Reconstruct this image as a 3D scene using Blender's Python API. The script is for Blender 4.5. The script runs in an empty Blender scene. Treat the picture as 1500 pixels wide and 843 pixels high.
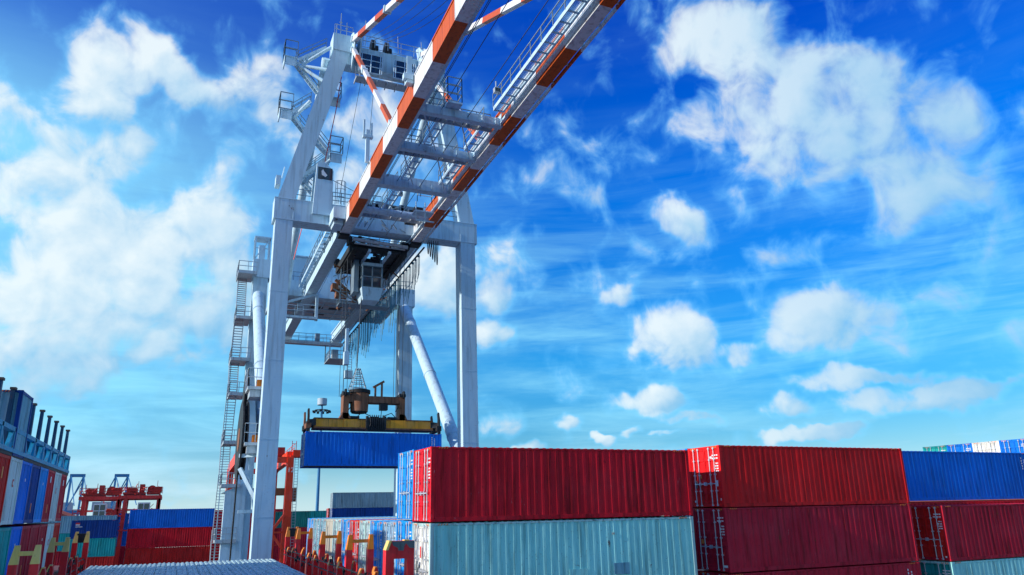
import bpy, bmesh, math, random
from mathutils import Vector, Matrix
random.seed(7)
S = bpy.context.scene
COL = S.collection
# ---------------------------------------------------------------- camera
CZ = 5.5                      # camera height above the quay
SUN_EL, SUN_AZ = 21.0, -92.2   # sun direction: elevation, azimuth clockwise from +Y
cd = bpy.data.cameras.new('camera'); cam = bpy.data.objects.new('camera', cd); COL.objects.link(cam)
cd.sensor_width = 36; cd.lens = 1089.06/1500*36; cd.clip_start = .1; cd.clip_end = 20000
yaw, pitch, roll = 0.420811013, 0.322502577, -0.0354788548
fw = Vector((math.sin(yaw)*math.cos(pitch), math.cos(yaw)*math.cos(pitch), math.sin(pitch)))
rt = Vector((math.cos(yaw), -math.sin(yaw), 0)); up = rt.cross(fw)
r2 = rt*math.cos(roll)+up*math.sin(roll); u2 = up*math.cos(roll)-rt*math.sin(roll)
cam.matrix_world = Matrix(((r2.x, u2.x, -fw.x, 0), (r2.y, u2.y, -fw.y, 0), (r2.z, u2.z, -fw.z, CZ), (0, 0, 0, 1)))
S.camera = cam
# ---------------------------------------------------------------- sky
W = bpy.data.worlds.new('World'); S.world = W; W.use_nodes = True
nt = W.node_tree; nt.nodes.clear()
def N(t, kind, **kw):
    n = t.nodes.new(kind)
    for k, v in kw.items(): setattr(n, k, v)
    return n
def mth(t, op, a, b=None, c=None, clamp=False):
    n = t.nodes.new('ShaderNodeMath'); n.operation = op; n.use_clamp = clamp
    for i, v in enumerate((a, b, c)):
        if v is None: continue
        if isinstance(v, (int, float)): n.inputs[i].default_value = v
        else: t.links.new(v, n.inputs[i])
    return n.outputs[0]
def sstep(t, v, a, b, lo=0., hi=1.):
    n = t.nodes.new('ShaderNodeMapRange'); n.interpolation_type = 'SMOOTHSTEP'
    t.links.new(v, n.inputs[0])
    for i, x in enumerate((a, b, lo, hi)): n.inputs[i+1].default_value = x
    return n.outputs[0]
# clouds: azimuth, elevation, radii (degrees), turn, weight
BLOBS = [(45.5,6.4,3.2,.55,178,1.05),(50.5,9.4,4.2,.8,172,1.05),(54.5,8.2,3.4,.7,178,1.1),(24.5,6.2,1.6,.5,178,1.0),(30.6,6.9,.9,.4,178,1.05),(37,7.8,3.0,.5,178,.95),(41.5,12.4,1.8,1.0,170,.8),(50,25.5,13,7,160,.5),(29,28,8,4,175,.42),(52,12.5,12,3,178,.42),(33,20,10,3,175,.36),(-4,28,9,6,180,.45),(-6,17,9,5,175,1.0),(-11,12.5,7,4,178,.95),(2,16.5,5,4.5,170,.9),(-10,23.3,6,2.6,-170,.85),(49.5,28.3,8,4,160,.9),(56.5,25,5,3.6,160,.8),(57,20.5,4,3,165,.6),(8,26.5,5,4,100,.6),(-8.2,30.6,3.91,3.43,100,1.0),(-3.9,32.5,5.11,1.81,156,.9),(-9.3,26.1,6.44,2.21,-167,.75),(3.4,32.3,3.98,3.35,27,.75),(-4.8,19.5,7.49,3.97,-172,1.05),(0.6,21.6,3.4,3.15,92,1.0),
(-9.2,15.4,5.89,3.57,-174,1.0),(-2.5,15.2,5.33,3.32,-176,.8),(-13,25.8,3.84,2.38,98,.7),(-9.4,21.7,4.54,2.24,-169,.8),(13.4,30.4,5.63,5.06,138,.7),(18.6,19.2,6.08,2.88,180,.9),
(23,18.3,2.22,2.1,180,.9),(22.1,14.7,2.06,1.47,178,.8),(43.5,35.4,5.35,3.21,168,.95),(47.7,31.5,6.27,2.78,154,.95),(53.3,29.8,3.61,2.45,142,1.0),(45,27.9,7.88,2.17,160,.9),
(51.3,26.1,5.3,3.46,138,.95),(55.2,22.5,4.79,3.42,164,.8),(53.3,20.1,2.33,1.98,81,.75),(41.5,30.3,4.27,2.0,-165,.55),(37.7,22.7,2.7,1.64,164,.85),(36.5,14.0,3.5,2.26,164,1.15),
(46.7,14.0,3.63,2.68,174,1.1),(48.4,14.5,2.28,2.16,-177,.8),(32.9,17.5,2.05,1.04,-175,.7),(34.2,9.2,3.15,1.32,172,1.1),(43.9,8.1,2.41,.87,176,.8),(48.2,9.5,3.74,.95,171,.8),
(52,7.7,4.54,.9,179,.85),(27.9,8,1.25,.81,178,.8),(32.5,7.1,1.02,.45,177,.75),(35.4,6.7,1.6,.3,-175,.7),(23.2,8.2,2.61,1.02,178,.4),(55.1,14.1,1.83,1.28,171,.5),
(43.5,18.4,4.75,1.75,-178,.5),(60.9,25,2.41,2.11,148,.45),(26.9,29.6,4.15,2.02,177,.35),(58.5,18.4,2.76,2.65,151,.5),(18,27.5,3.48,3.06,-177,.5),(9.2,23.1,4.57,4.29,88,.5),(-2.4,3.2,3.69,.39,179,.45),
# sky continues out of view, with extra clouds added to brighten shaded faces
(-30,26,11,8,170,1.0),(-52,18,14,8,178,1.0),(-90,14,20,6,178,1.0),(-130,12,22,6,180,1.0),(175,12,22,6,180,1.0),(130,34,18,9,170,1.0),(-175,50,30,10,175,1.0),(90,12,18,5,178,.9),(-75,35,14,8,160,.8),(-110,20,12,5,176,.8),(80,22,9,5,165,.9),(100,34,14,7,150,.8),(125,15,12,4,178,.9),(160,28,16,8,172,.8),(-150,30,16,8,172,.8),(20,60,18,9,150,.8),(-60,62,16,10,20,.7),(70,58,14,8,120,.7)]
g = bpy.data.node_groups.new('cloud_density', 'ShaderNodeTree')
g.interface.new_socket('P', in_out='INPUT', socket_type='NodeSocketVector')
g.interface.new_socket('D', in_out='OUTPUT', socket_type='NodeSocketFloat')
gi = g.nodes.new('NodeGroupInput'); go = g.nodes.new('NodeGroupOutput')
wn = N(g, 'ShaderNodeTexNoise'); wn.inputs['Scale'].default_value = .28; wn.inputs['Detail'].default_value = 3; wn.inputs['Roughness'].default_value = .6
g.links.new(gi.outputs[0], wn.inputs['Vector'])
ws = N(g, 'ShaderNodeVectorMath', operation='SUBTRACT'); g.links.new(wn.outputs['Color'], ws.inputs[0]); ws.inputs[1].default_value = (.5, .5, .5)
wm = N(g, 'ShaderNodeVectorMath', operation='SCALE'); g.links.new(ws.outputs[0], wm.inputs[0]); wm.inputs['Scale'].default_value = 3.2
wa = N(g, 'ShaderNodeVectorMath', operation='ADD'); g.links.new(gi.outputs[0], wa.inputs[0]); g.links.new(wm.outputs[0], wa.inputs[1])
acc = S1 = S2 = S3 = None
LD = (-.55, .83)
wsp = N(g, 'ShaderNodeSeparateXYZ'); g.links.new(wa.outputs[0], wsp.inputs[0])
for (a, e, ra, rb, an, wgt) in BLOBS:
    cb = N(g, 'ShaderNodeCombineXYZ'); g.links.new(wsp.outputs[0], cb.inputs[0]); g.links.new(wsp.outputs[1], cb.inputs[1])
    if acc is not None: g.links.new(acc, cb.inputs[2])      # the previous sum rides along unused, which keeps the node chain serial
    m = N(g, 'ShaderNodeMapping', vector_type='TEXTURE')
    m.inputs['Location'].default_value = (a, e, 0); m.inputs['Rotation'].default_value = (0, 0, math.radians(an)); m.inputs['Scale'].default_value = (ra, rb, 1e9)
    g.links.new(cb.outputs[0], m.inputs['Vector'])
    l = N(g, 'ShaderNodeVectorMath', operation='LENGTH'); g.links.new(m.outputs[0], l.inputs[0])
    mr = N(g, 'ShaderNodeMapRange', interpolation_type='SMOOTHSTEP'); g.links.new(l.outputs['Value'], mr.inputs[0])
    for i, x in enumerate((1.75, 0.25, 0., wgt)): mr.inputs[i+1].default_value = x
    acc = mr.outputs[0] if acc is None else mth(g, 'SMOOTH_MAX', acc, mr.outputs[0], .25)
    k_ = 1/(.75*min(ra, rb)+.25*max(ra, rb)); c_ = (a*LD[0]+e*LD[1])*k_
    S1 = mth(g, 'MULTIPLY_ADD', mr.outputs[0], k_, S1 if S1 is not None else 0.0)
    S2 = mth(g, 'MULTIPLY_ADD', mr.outputs[0], c_, S2 if S2 is not None else 0.0)
    S3 = mth(g, 'ADD', mr.outputs[0], S3 if S3 is not None else 0.001)
fb = N(g, 'ShaderNodeTexNoise'); fb.inputs['Scale'].default_value = .3; fb.inputs['Detail'].default_value = 7; fb.inputs['Distortion'].default_value = .35; fb.inputs['Roughness'].default_value = .52
g.links.new(gi.outputs[0], fb.inputs['Vector'])
fn = mth(g, 'MULTIPLY_ADD', fb.outputs['Fac'], 1.8, -.9)
g.interface.new_socket('F', in_out='OUTPUT', socket_type='NodeSocketFloat'); g.links.new(fn, go.inputs[1])
g.links.new(mth(g, 'ADD', acc, fn), go.inputs[0])
T_ = mth(g, 'MULTIPLY_ADD', wsp.outputs[0], LD[0], mth(g, 'MULTIPLY', wsp.outputs[1], LD[1]))
g.interface.new_socket('L', in_out='OUTPUT', socket_type='NodeSocketFloat')
g.links.new(mth(g, 'DIVIDE', mth(g, 'SUBTRACT', mth(g, 'MULTIPLY', T_, S1), S2), S3), go.inputs[2])

tc = N(nt, 'ShaderNodeTexCoord')
sx = N(nt, 'ShaderNodeSeparateXYZ'); nt.links.new(tc.outputs['Generated'], sx.inputs[0])
az = mth(nt, 'MULTIPLY', mth(nt, 'ARCTAN2', sx.outputs[0], sx.outputs[1]), 57.29578)
el = mth(nt, 'MULTIPLY', mth(nt, 'ARCSINE', sx.outputs[2]), 57.29578)
P = N(nt, 'ShaderNodeCombineXYZ'); nt.links.new(az, P.inputs[0]); nt.links.new(el, P.inputs[1])
P2 = N(nt, 'ShaderNodeVectorMath', operation='ADD'); nt.links.new(P.outputs[0], P2.inputs[0]); P2.inputs[1].default_value = (-.9, .9, 0)
gn = nt.nodes.new('ShaderNodeGroup'); gn.node_tree = g; nt.links.new(P.outputs[0], gn.inputs[0]); d1 = gn.outputs[0]
fb2 = N(nt, 'ShaderNodeTexNoise'); fb2.inputs['Scale'].default_value = .3; fb2.inputs['Detail'].default_value = 4; fb2.inputs['Roughness'].default_value = .5
nt.links.new(P2.outputs[0], fb2.inputs['Vector']); f2 = mth(nt, 'MULTIPLY_ADD', fb2.outputs['Fac'], 1.8, -.9)
sky = N(nt, 'ShaderNodeTexSky', sky_type='NISHITA', sun_disc=False)
sky.sun_elevation = math.radians(SUN_EL); sky.sun_rotation = math.radians(SUN_AZ)
sky.altitude = 300; sky.air_density = 1.0; sky.dust_density = .3; sky.ozone_density = 3.0
# deep blue overhead, paler toward the horizon, as the picture's saturated sky
mul = N(nt, 'ShaderNodeMix', data_type='RGBA', blend_type='MULTIPLY'); mul.inputs[0].default_value = 1
ramp = N(nt, 'ShaderNodeValToRGB')
nt.links.new(mth(nt, 'DIVIDE', el, 50., clamp=True), ramp.inputs[0])
cr = ramp.color_ramp
cr.elements[0].position = 0; cr.elements[0].color = (.9, 1.0, .95, 1)
cr.elements[1].position = 1; cr.elements[1].color = (.0, .42, 1.9, 1)
for p_, c_ in ((.1, (.34, .74, .86, 1)), (.25, (.12, .9, 1.35, 1)), (.5, (.0, .74, 1.8, 1)), (.72, (.0, .42, 1.75, 1))):
    e_ = cr.elements.new(p_); e_.color = c_
nt.links.new(sky.outputs[0], mul.inputs[6]); nt.links.new(ramp.outputs[0], mul.inputs[7])
# thin streaked veil
sc = N(nt, 'ShaderNodeMapping'); nt.links.new(P.outputs[0], sc.inputs[0]); sc.inputs['Scale'].default_value = (.05, .38, 1); sc.inputs['Rotation'].default_value = (0, 0, math.radians(5))
cn = N(nt, 'ShaderNodeTexNoise'); cn.inputs['Scale'].default_value = 1.0; cn.inputs['Detail'].default_value = 8; cn.inputs['Roughness'].default_value = .6; cn.inputs['Distortion'].default_value = .4
nt.links.new(sc.outputs[0], cn.inputs['Vector'])
veil = mth(nt, 'MULTIPLY', sstep(nt, cn.outputs['Fac'], .36, .8), sstep(nt, el, 30., 14., .05, .8))
veil = mth(nt, 'ADD', veil, mth(nt, 'MULTIPLY', sstep(nt, mth(nt, 'ABSOLUTE', mth(nt, 'ADD', az, 60.)), 90., 40., 0., .72), sstep(nt, el, 36., 26., .15, 1.)))
veil = mth(nt, 'MAXIMUM', veil, sstep(nt, el, 9., 0., 0., .85))
mv = N(nt, 'ShaderNodeMix', data_type='RGBA'); nt.links.new(veil, mv.inputs[0]); nt.links.new(mul.outputs[2], mv.inputs[6]); hz = N(nt, 'ShaderNodeMix', data_type='RGBA'); nt.links.new(sstep(nt, el, 9., .5), hz.inputs[0]); hz.inputs[6].default_value = (2.3, 5.9, 7.9, 1); hz.inputs[7].default_value = (5.4, 6.7, 7.2, 1); nt.links.new(hz.outputs[2], mv.inputs[7])
dn = sstep(nt, d1, .2, 1.0)
shade = mth(nt, 'MULTIPLY_ADD', mth(nt, 'SUBTRACT', gn.outputs[1], f2), .8, .62)
shade = mth(nt, 'ADD', shade, sstep(nt, gn.outputs[2], -1.1, .7, -.62, .32), clamp=True)
shade = mth(nt, 'MULTIPLY', shade, sstep(nt, mth(nt, 'ABSOLUTE', mth(nt, 'ADD', az, 90.)), 146., 122., .42, 1.))
cc = N(nt, 'ShaderNodeMix', data_type='RGBA'); nt.links.new(shade, cc.inputs[0]); cc.inputs[6].default_value = (2.3, 4.6, 6.6, 1); cc.inputs[7].default_value = (6.5, 7.3, 7.6, 1)
c2 = N(nt, 'ShaderNodeMix', data_type='RGBA'); nt.links.new(sstep(nt, dn, .15, .75), c2.inputs[0]); c2.inputs[6].default_value = (1.9, 6.0, 9.4, 1); nt.links.new(cc.outputs[2], c2.inputs[7])
mc = N(nt, 'ShaderNodeMix', data_type='RGBA'); nt.links.new(mth(nt, 'MULTIPLY', dn, .94), mc.inputs[0]); nt.links.new(mv.outputs[2], mc.inputs[6]); nt.links.new(c2.outputs[2], mc.inputs[7])
bg = N(nt, 'ShaderNodeBackground'); bg.inputs['Strength'].default_value = .112; nt.links.new(mc.outputs[2], bg.inputs[0])
W.cycles.sampling_method = 'MANUAL'; W.cycles.sample_map_resolution = 512
wo = N(nt, 'ShaderNodeOutputWorld'); nt.links.new(bg.outputs[0], wo.inputs[0])
# ---------------------------------------------------------------- sun
sl = bpy.data.lights.new('sun', 'SUN'); sl.energy = 4.0; sl.angle = math.radians(.5); sl.color = (1, .93, .84)
so = bpy.data.objects.new('sun', sl); COL.objects.link(so)
a_, e_ = math.radians(SUN_AZ), math.radians(SUN_EL)
sd = Vector((math.sin(a_)*math.cos(e_), math.cos(a_)*math.cos(e_), math.sin(e_)))
so.rotation_euler = sd.to_track_quat('Z', 'Y').to_euler(); so.location = sd*300
S.view_settings.view_transform = 'Standard'; S.view_settings.look = 'None'; S.view_settings.exposure = .25; S.view_settings.gamma = 1
S.render.engine = 'CYCLES'
# ---------------------------------------------------------------- materials
MATS = {}
def paint(key, rgb, rough=.5, dirt=.25, rust=0., metal=0., scale=1., stripes=None, rust_rgb=(.16, .05, .02), fade=.12, vstreak=True):
    if key in MATS: return MATS[key]
    m = bpy.data.materials.new(key); m.use_nodes = True; t = m.node_tree; L = t.links
    b = t.nodes['Principled BSDF']; b.inputs['Roughness'].default_value = rough; b.inputs['Metallic'].default_value = metal
    b.inputs['Specular IOR Level'].default_value = .3
    c = N(t, 'ShaderNodeTexCoord'); oi = N(t, 'ShaderNodeObjectInfo')
    off = N(t, 'ShaderNodeVectorMath', operation='SCALE'); off.inputs[0].default_value = (37, 61, 23); L.new(oi.outputs['Random'], off.inputs['Scale'])
    pv = N(t, 'ShaderNodeVectorMath', operation='ADD'); L.new(c.outputs['Object'], pv.inputs[0]); L.new(off.outputs[0], pv.inputs[1])
    def noise(sc, det, vec=None, rg=.6):
        n = N(t, 'ShaderNodeTexNoise'); n.inputs['Scale'].default_value = sc; n.inputs['Detail'].default_value = det; n.inputs['Roughness'].default_value = rg
        L.new(vec or pv.outputs[0], n.inputs['Vector']); return n.outputs['Fac']
    mix = lambda f, a, bb: _mix(t, f, a, bb)
    base = N(t, 'ShaderNodeRGB'); base.outputs[0].default_value = (*rgb, 1); col = base.outputs[0]
    if stripes:
        sy = N(t, 'ShaderNodeSeparateXYZ'); L.new(c.outputs['Object'], sy.inputs[0])
        ax, o0, per, rgb2 = stripes
        f = mth(t, 'FRACT', mth(t, 'DIVIDE', mth(t, 'SUBTRACT', sy.outputs[ax], o0), per))
        col = mix(mth(t, 'LESS_THAN', f, .5), col, (*rgb2, 1))
    lum = sum(rgb)/3
    pale = tuple(x*(1-fade)+max(lum, .25)*fade*1.5 for x in rgb)
    if not stripes: col = mix(sstep(t, noise(.7*scale, 5), .4, .75, 0, .8), col, (*pale, 1))
    mp = N(t, 'ShaderNodeMapping'); L.new(pv.outputs[0], mp.inputs[0]); mp.inputs['Scale'].default_value = (5, 5, .35) if vstreak else (3, 3, 3)
    st = noise(1.0*scale, 6, mp.outputs[0])
    dk = N(t, 'ShaderNodeMix', data_type='RGBA', blend_type='MULTIPLY'); L.new(mth(t, 'MULTIPLY', sstep(t, st, .46, .70), dirt*1.7), dk.inputs[0]); L.new(col, dk.inputs[6]); dk.inputs[7].default_value = (.38, .34, .31, 1)
    col = dk.outputs[2]
    sp = noise(9*scale, 3)
    dk2 = N(t, 'ShaderNodeMix', data_type='RGBA', blend_type='MULTIPLY'); L.new(mth(t, 'MULTIPLY', sstep(t, sp, .62, .72), dirt), dk2.inputs[0]); L.new(col, dk2.inputs[6]); dk2.inputs[7].default_value = (.3, .26, .24, 1)
    col = dk2.outputs[2]
    if rust > 0:
        rn = mth(t, 'MULTIPLY_ADD', noise(2.2*scale, 8, rg=.7), .7, mth(t, 'MULTIPLY', st, .3))
        rm = sstep(t, rn, .66-.12*rust, .70-.10*rust)
        col = mix(rm, col, (*rust_rgb, 1))
        L.new(mth(t, 'MULTIPLY_ADD', rm, .3, rough), b.inputs['Roughness'])
    if 'container' in key:
        m2 = N(t, 'ShaderNodeMapping'); L.new(pv.outputs[0], m2.inputs[0]); m2.inputs['Scale'].default_value = (7, 7, 1.6)
        sf = mth(t, 'MULTIPLY', sstep(t, noise(1.6, 6, m2.outputs[0], .72), .635, .70), sstep(t, noise(.35, 2), .48, .62))
        col = mix(mth(t, 'MULTIPLY', sf, .5), col, (.45, .40, .42, 1))
        big = noise(.25, 2); hs_ = N(t, 'ShaderNodeHueSaturation'); L.new(mth(t, 'MULTIPLY_ADD', big, .7, .65), hs_.inputs['Value']); L.new(col, hs_.inputs['Color']); col = hs_.outputs[0]
    L.new(col, b.inputs['Base Color'])
    bp = N(t, 'ShaderNodeBump'); bp.inputs['Strength'].default_value = .15; bp.inputs['Distance'].default_value = .02
    L.new(noise(3, 4), bp.inputs['Height'])
    b2 = N(t, 'ShaderNodeBump'); b2.inputs['Strength'].default_value = .5 if 'container' in key else .2; b2.inputs['Distance'].default_value = .08; L.new(noise(.9, 2), b2.inputs['Height']); L.new(bp.outputs[0], b2.inputs['Normal']); L.new(b2.outputs[0], b.inputs['Normal'])
    MATS[key] = m; return m
def _mix(t, f, a, b):
    n = t.nodes.new('ShaderNodeMix'); n.data_type = 'RGBA'
    for i, v in ((0, f), (6, a), (7, b)):
        if isinstance(v, (tuple, float, int)): n.inputs[i].default_value = v
        else: t.links.new(v, n.inputs[i])
    return n.outputs[2]
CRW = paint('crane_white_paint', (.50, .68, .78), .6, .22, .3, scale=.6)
ORW = paint('striped_boom_paint', (.72, .75, .77), .5, .34, .3, scale=.7, stripes=(1, 0.0, 7.9, (.58, .10, .012)))
STW = paint('striped_stay_paint', (.76, .76, .76), .45, .1, .1, stripes=(0, 3.0, 8.0, (.58, .10, .02)))
GALV = paint('galvanised_steel', (.50, .55, .58), .45, .25, .05, metal=.3)
RAIL = paint('grey_rail_steel', (.22, .30, .36), .5, .2, .05, metal=.2)
DARK = paint('dark_machinery_paint', (.02, .022, .026), .6, .2)
BLACK = paint('black_rubber', (.01, .01, .011), .7, .1)
CABLE = paint('steel_cable', (.035, .05, .07), .5, .1)
FESTC = paint('festoon_cable_sheath', (.06, .22, .28), .5, .1)
BROWN = paint('brown_headblock_paint', (.26, .10, .045), .6, .5, .6)
YEL = paint('yellow_spreader_paint', (.95, .36, .018), .5, .35, .4, rust_rgb=(.07, .03, .015))
REDS = paint('red_ship_steel', (.88, .016, .02), .45, .25, .2)
ORT = paint('orange_post_tip', (.95, .24, .01), .45, .15, .1)
YLT = paint('yellow_post_tip', (.88, .60, .16), .5, .25, .2)
GREYP = paint('grey_patch_paint', (.12, .14, .14), .6, .4)
BLUES = paint('blue_lashing_bridge_paint', (.02, .32, .52), .5, .35, .45)
BLUED = paint('dark_blue_stanchion_paint', (.006, .06, .13), .5, .35, .35)
PADB = paint('brown_pad_paint', (.16, .10, .07), .7, .4, .4)
RTGR = paint('red_yard_crane_paint', (.95, .055, .012), .45, .15, .05)
RTGD = paint('dark_red_machinery_paint', (.45, .03, .02), .5, .3, .1)
FARB = paint('faded_blue_crane_paint', (.03, .20, .42), .55, .15)
FARG = paint('pale_house_paint', (.40, .50, .56), .6, .2)
WHT = paint('white_cab_paint', (.8, .8, .8), .4, .1)
def flat(key, rgb, rough=.5, metal=0):
    if key in MATS: return MATS[key]
    m = bpy.data.materials.new(key); m.use_nodes = True; b = m.node_tree.nodes['Principled BSDF']
    b.inputs['Base Color'].default_value = (*rgb, 1); b.inputs['Roughness'].default_value = rough; b.inputs['Metallic'].default_value = metal
    MATS[key] = m; return m
GLASS = flat('dark_window_glass', (.015, .035, .05), .08); GLASS.node_tree.nodes['Principled BSDF'].inputs['Specular IOR Level'].default_value = .8
LETT = flat('white_lettering', (.8, .8, .8), .6); MARKO = flat('orange_marking', (.85, .22, .02), .5); MARKR = flat('red_marking', (.7, .03, .03), .5); BLK = flat('black_print', (.02, .02, .02), .5)
# ---------------------------------------------------------------- mesh helpers
class MB:
    def __init__(s): s.v = []; s.f = []; s.sm = []
    def add(s, vs, fs, smooth=False):
        n = len(s.v); s.v += [tuple(q) for q in vs]; s.f += [tuple(i+n for i in f) for f in fs]; s.sm += [smooth]*len(fs); return s
    def hexa(s, p):   # 4 bottom, 4 top, both in the same turn
        return s.add(p, [(3, 2, 1, 0), (4, 5, 6, 7), (0, 1, 5, 4), (1, 2, 6, 5), (2, 3, 7, 6), (3, 0, 4, 7)])
    def box(s, x0, x1, y0, y1, z0, z1):
        return s.hexa([(x0, y0, z0), (x1, y0, z0), (x1, y1, z0), (x0, y1, z0), (x0, y0, z1), (x1, y0, z1), (x1, y1, z1), (x0, y1, z1)])
    def bar(s, p, q, w, h=None, upv=(0, 0, 1)):
        h = h or w; p, q = Vector(p), Vector(q); d = (q-p).normalized(); uu = Vector(upv)
        if abs(d.dot(uu)) > .99: uu = Vector((0, 1, 0))
        r = d.cross(uu).normalized(); n = r.cross(d); r = r*w/2; n = n*h/2
        return s.hexa([p-r-n, p+r-n, p+r+n, p-r+n, q-r-n, q+r-n, q+r+n, q-r+n])
    def tube(s, pts, r, n=8, caps=True, r_end=None):
        pts = [Vector(p) for p in pts]; rings = []; m = len(pts)
        a = None
        for i, p in enumerate(pts):
            d = (pts[min(i+1, m-1)]-pts[max(i-1, 0)]).normalized()
            if a is None: a = d.cross(Vector((0, 0, 1)) if abs(d.z) < .95 else Vector((1, 0, 0))).normalized()
            else: a = (a-d*a.dot(d)).normalized()
            b = d.cross(a); rr = r if r_end is None else r+(r_end-r)*i/(m-1)
            rings.append([p+(a*math.cos(2*math.pi*k/n)+b*math.sin(2*math.pi*k/n))*rr for k in range(n)])
        vs = [q for rg in rings for q in rg]
        s.add(vs, [(i*n+k, i*n+(k+1) % n, (i+1)*n+(k+1) % n, (i+1)*n+k) for i in range(m-1) for k in range(n)], n > 4)
        if caps: s.add(rings[0]+rings[-1], [tuple(range(n-1, -1, -1)), tuple(range(n, 2*n))])
        return s
    def prism(s, poly, axis, a, b):   # polygon in the two other axes, pushed along axis
        def mk(u, v, w): return {0: (w, u, v), 1: (u, w, v), 2: (u, v, w)}[axis]
        n = len(poly)
        return s.add([mk(u, v, a) for u, v in poly]+[mk(u, v, b) for u, v in poly], [tuple(range(n)), tuple(range(2*n-1, n-1, -1))]+[(i, i+n, (i+1) % n+n, (i+1) % n) for i in range(n)])
    def disc(s, c, axis, r, w, n=24):
        d = Vector((0, 0, 0)); d[axis] = w/2; c = Vector(c)
        return s.tube([c-d, c+d], r, n)
    def mesh(s, name, off=(0, 0, 0)):
        me = bpy.data.meshes.new(name); o = Vector(off)
        me.from_pydata([tuple(Vector(q)-o) for q in s.v], [], s.f)
        bm = bmesh.new(); bm.from_mesh(me); bmesh.ops.recalc_face_normals(bm, faces=bm.faces)
        bm.to_mesh(me); bm.free()
        me.polygons.foreach_set('use_smooth', s.sm); me.update(); return me
HEEL = math.atan(.04)
class Frame:
    """world frame (z above camera level) or the ship's frame, heeled a little toward the open water"""
    def __init__(s, heel): s.R = Matrix.Rotation(heel, 3, 'X'); s.h = heel
    def w(s, p): return s.R @ Vector(p)+Vector((0, 0, CZ))
WORLD, SHIP = Frame(0), Frame(HEEL)
def thing(name, label, cat, loc, frame=None, group=None, rotz=0):
    frame = frame or WORLD
    o = bpy.data.objects.new(name, None); COL.objects.link(o); o.empty_display_size = .3
    o.location = frame.w(loc); o.rotation_euler = (frame.h, 0, rotz)
    o['label'] = label; o['category'] = cat
    if group: o['group'] = group
    o['_'] = 0; del o['_']
    OFF[o.name] = Vector(loc); return o
OFF = {}
def loose(mb):
    """the separate pieces of a mesh, by touching bounding boxes"""
    n = len(mb.v); par = list(range(n))
    def fd(i):
        while par[i] != i: par[i] = par[par[i]]; i = par[i]
        return i
    for f in mb.f:
        for a in f[1:]: par[fd(a)] = fd(f[0])
    comp = {}
    for i in range(n): comp.setdefault(fd(i), []).append(i)
    bb = []
    for c in comp.values():
        vs = [mb.v[i] for i in c]; bb.append([[min(v[k] for v in vs)-.03 for k in range(3)], [max(v[k] for v in vs)+.03 for k in range(3)], set(c)])
    ch = True
    while ch:
        ch = False; out = []
        for b_ in bb:
            for o in out:
                if all(b_[0][k] <= o[1][k] and o[0][k] <= b_[1][k] for k in range(3)):
                    for k in range(3): o[0][k] = min(o[0][k], b_[0][k]); o[1][k] = max(o[1][k], b_[1][k])
                    o[2] |= b_[2]; ch = True; break
            else: out.append(b_)
        bb = out
    res = []
    for _, _, c in bb:
        m = MB(); mp = {}
        for i in sorted(c): mp[i] = len(m.v); m.v.append(mb.v[i])
        for f, sm in zip(mb.f, mb.sm):
            if f[0] in c: m.f.append(tuple(mp[i] for i in f)); m.sm.append(sm)
        res.append(m)
    return res
SPLIT = {'railing', 'weld_seam', 'bracket', 'gusset_plate', 'rope_sheave', 'vent', 'end_plate', 'brace_collar', 'hinge', 'wheel_truck', 'wheel', 'end_bracket', 'hatch_coaming', 'portal_winch', 'rail_bracket', 'shackle_plate', 'flange', 'control_box', 'platform', 'deck_stiffener', 'window', 'railing_', 'gallery_box', 'frame_plate', 'grey_patch', 'yellow_edge', 'hoist', 'engine_deck', 'service_gangway'}
def part(name, mb, mat, parent, label=None, kind=None):
    if name in SPLIT and kind is None and len(mb.v) < 6000:
        ps = loose(mb)
        if len(ps) > 1:
            for p_ in ps: o = part1(name, p_, mat, parent, label)
            return o
    return part1(name, mb, mat, parent, label, kind)
def part1(name, mb, mat, parent, label=None, kind=None):
    off = OFF[parent.name]
    me = mb.mesh(name, off); me.materials.append(mat)
    o = bpy.data.objects.new(name, me); COL.objects.link(o); o.parent = parent; OFF[o.name] = off
    if label: o['label'] = label
    if kind: o['kind'] = kind
    return o
def tagset(o, kind): o['kind'] = kind; return o
def struct(name, mb, mat):
    me = mb.mesh(name); me.materials.append(mat); o = bpy.data.objects.new(name, me); COL.objects.link(o); o.location = (0, 0, CZ); o['kind'] = 'structure'; return o
def railing(mb, pts, h=1.1, step=1.5, r=.03, mid=1):
    pts = [Vector(p) for p in pts]
    for p, q in zip(pts, pts[1:]):
        L = (q-p).length; n = max(1, round(L/step))
        for k in range(n+1):
            b = p.lerp(q, k/n); mb.bar(b, b+Vector((0, 0, h)), r*1.6)
        for k in range(mid+1):
            z = Vector((0, 0, h*(1-k/(mid+1)))); mb.bar(p+z, q+z, r*1.8)
    return mb
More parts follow.
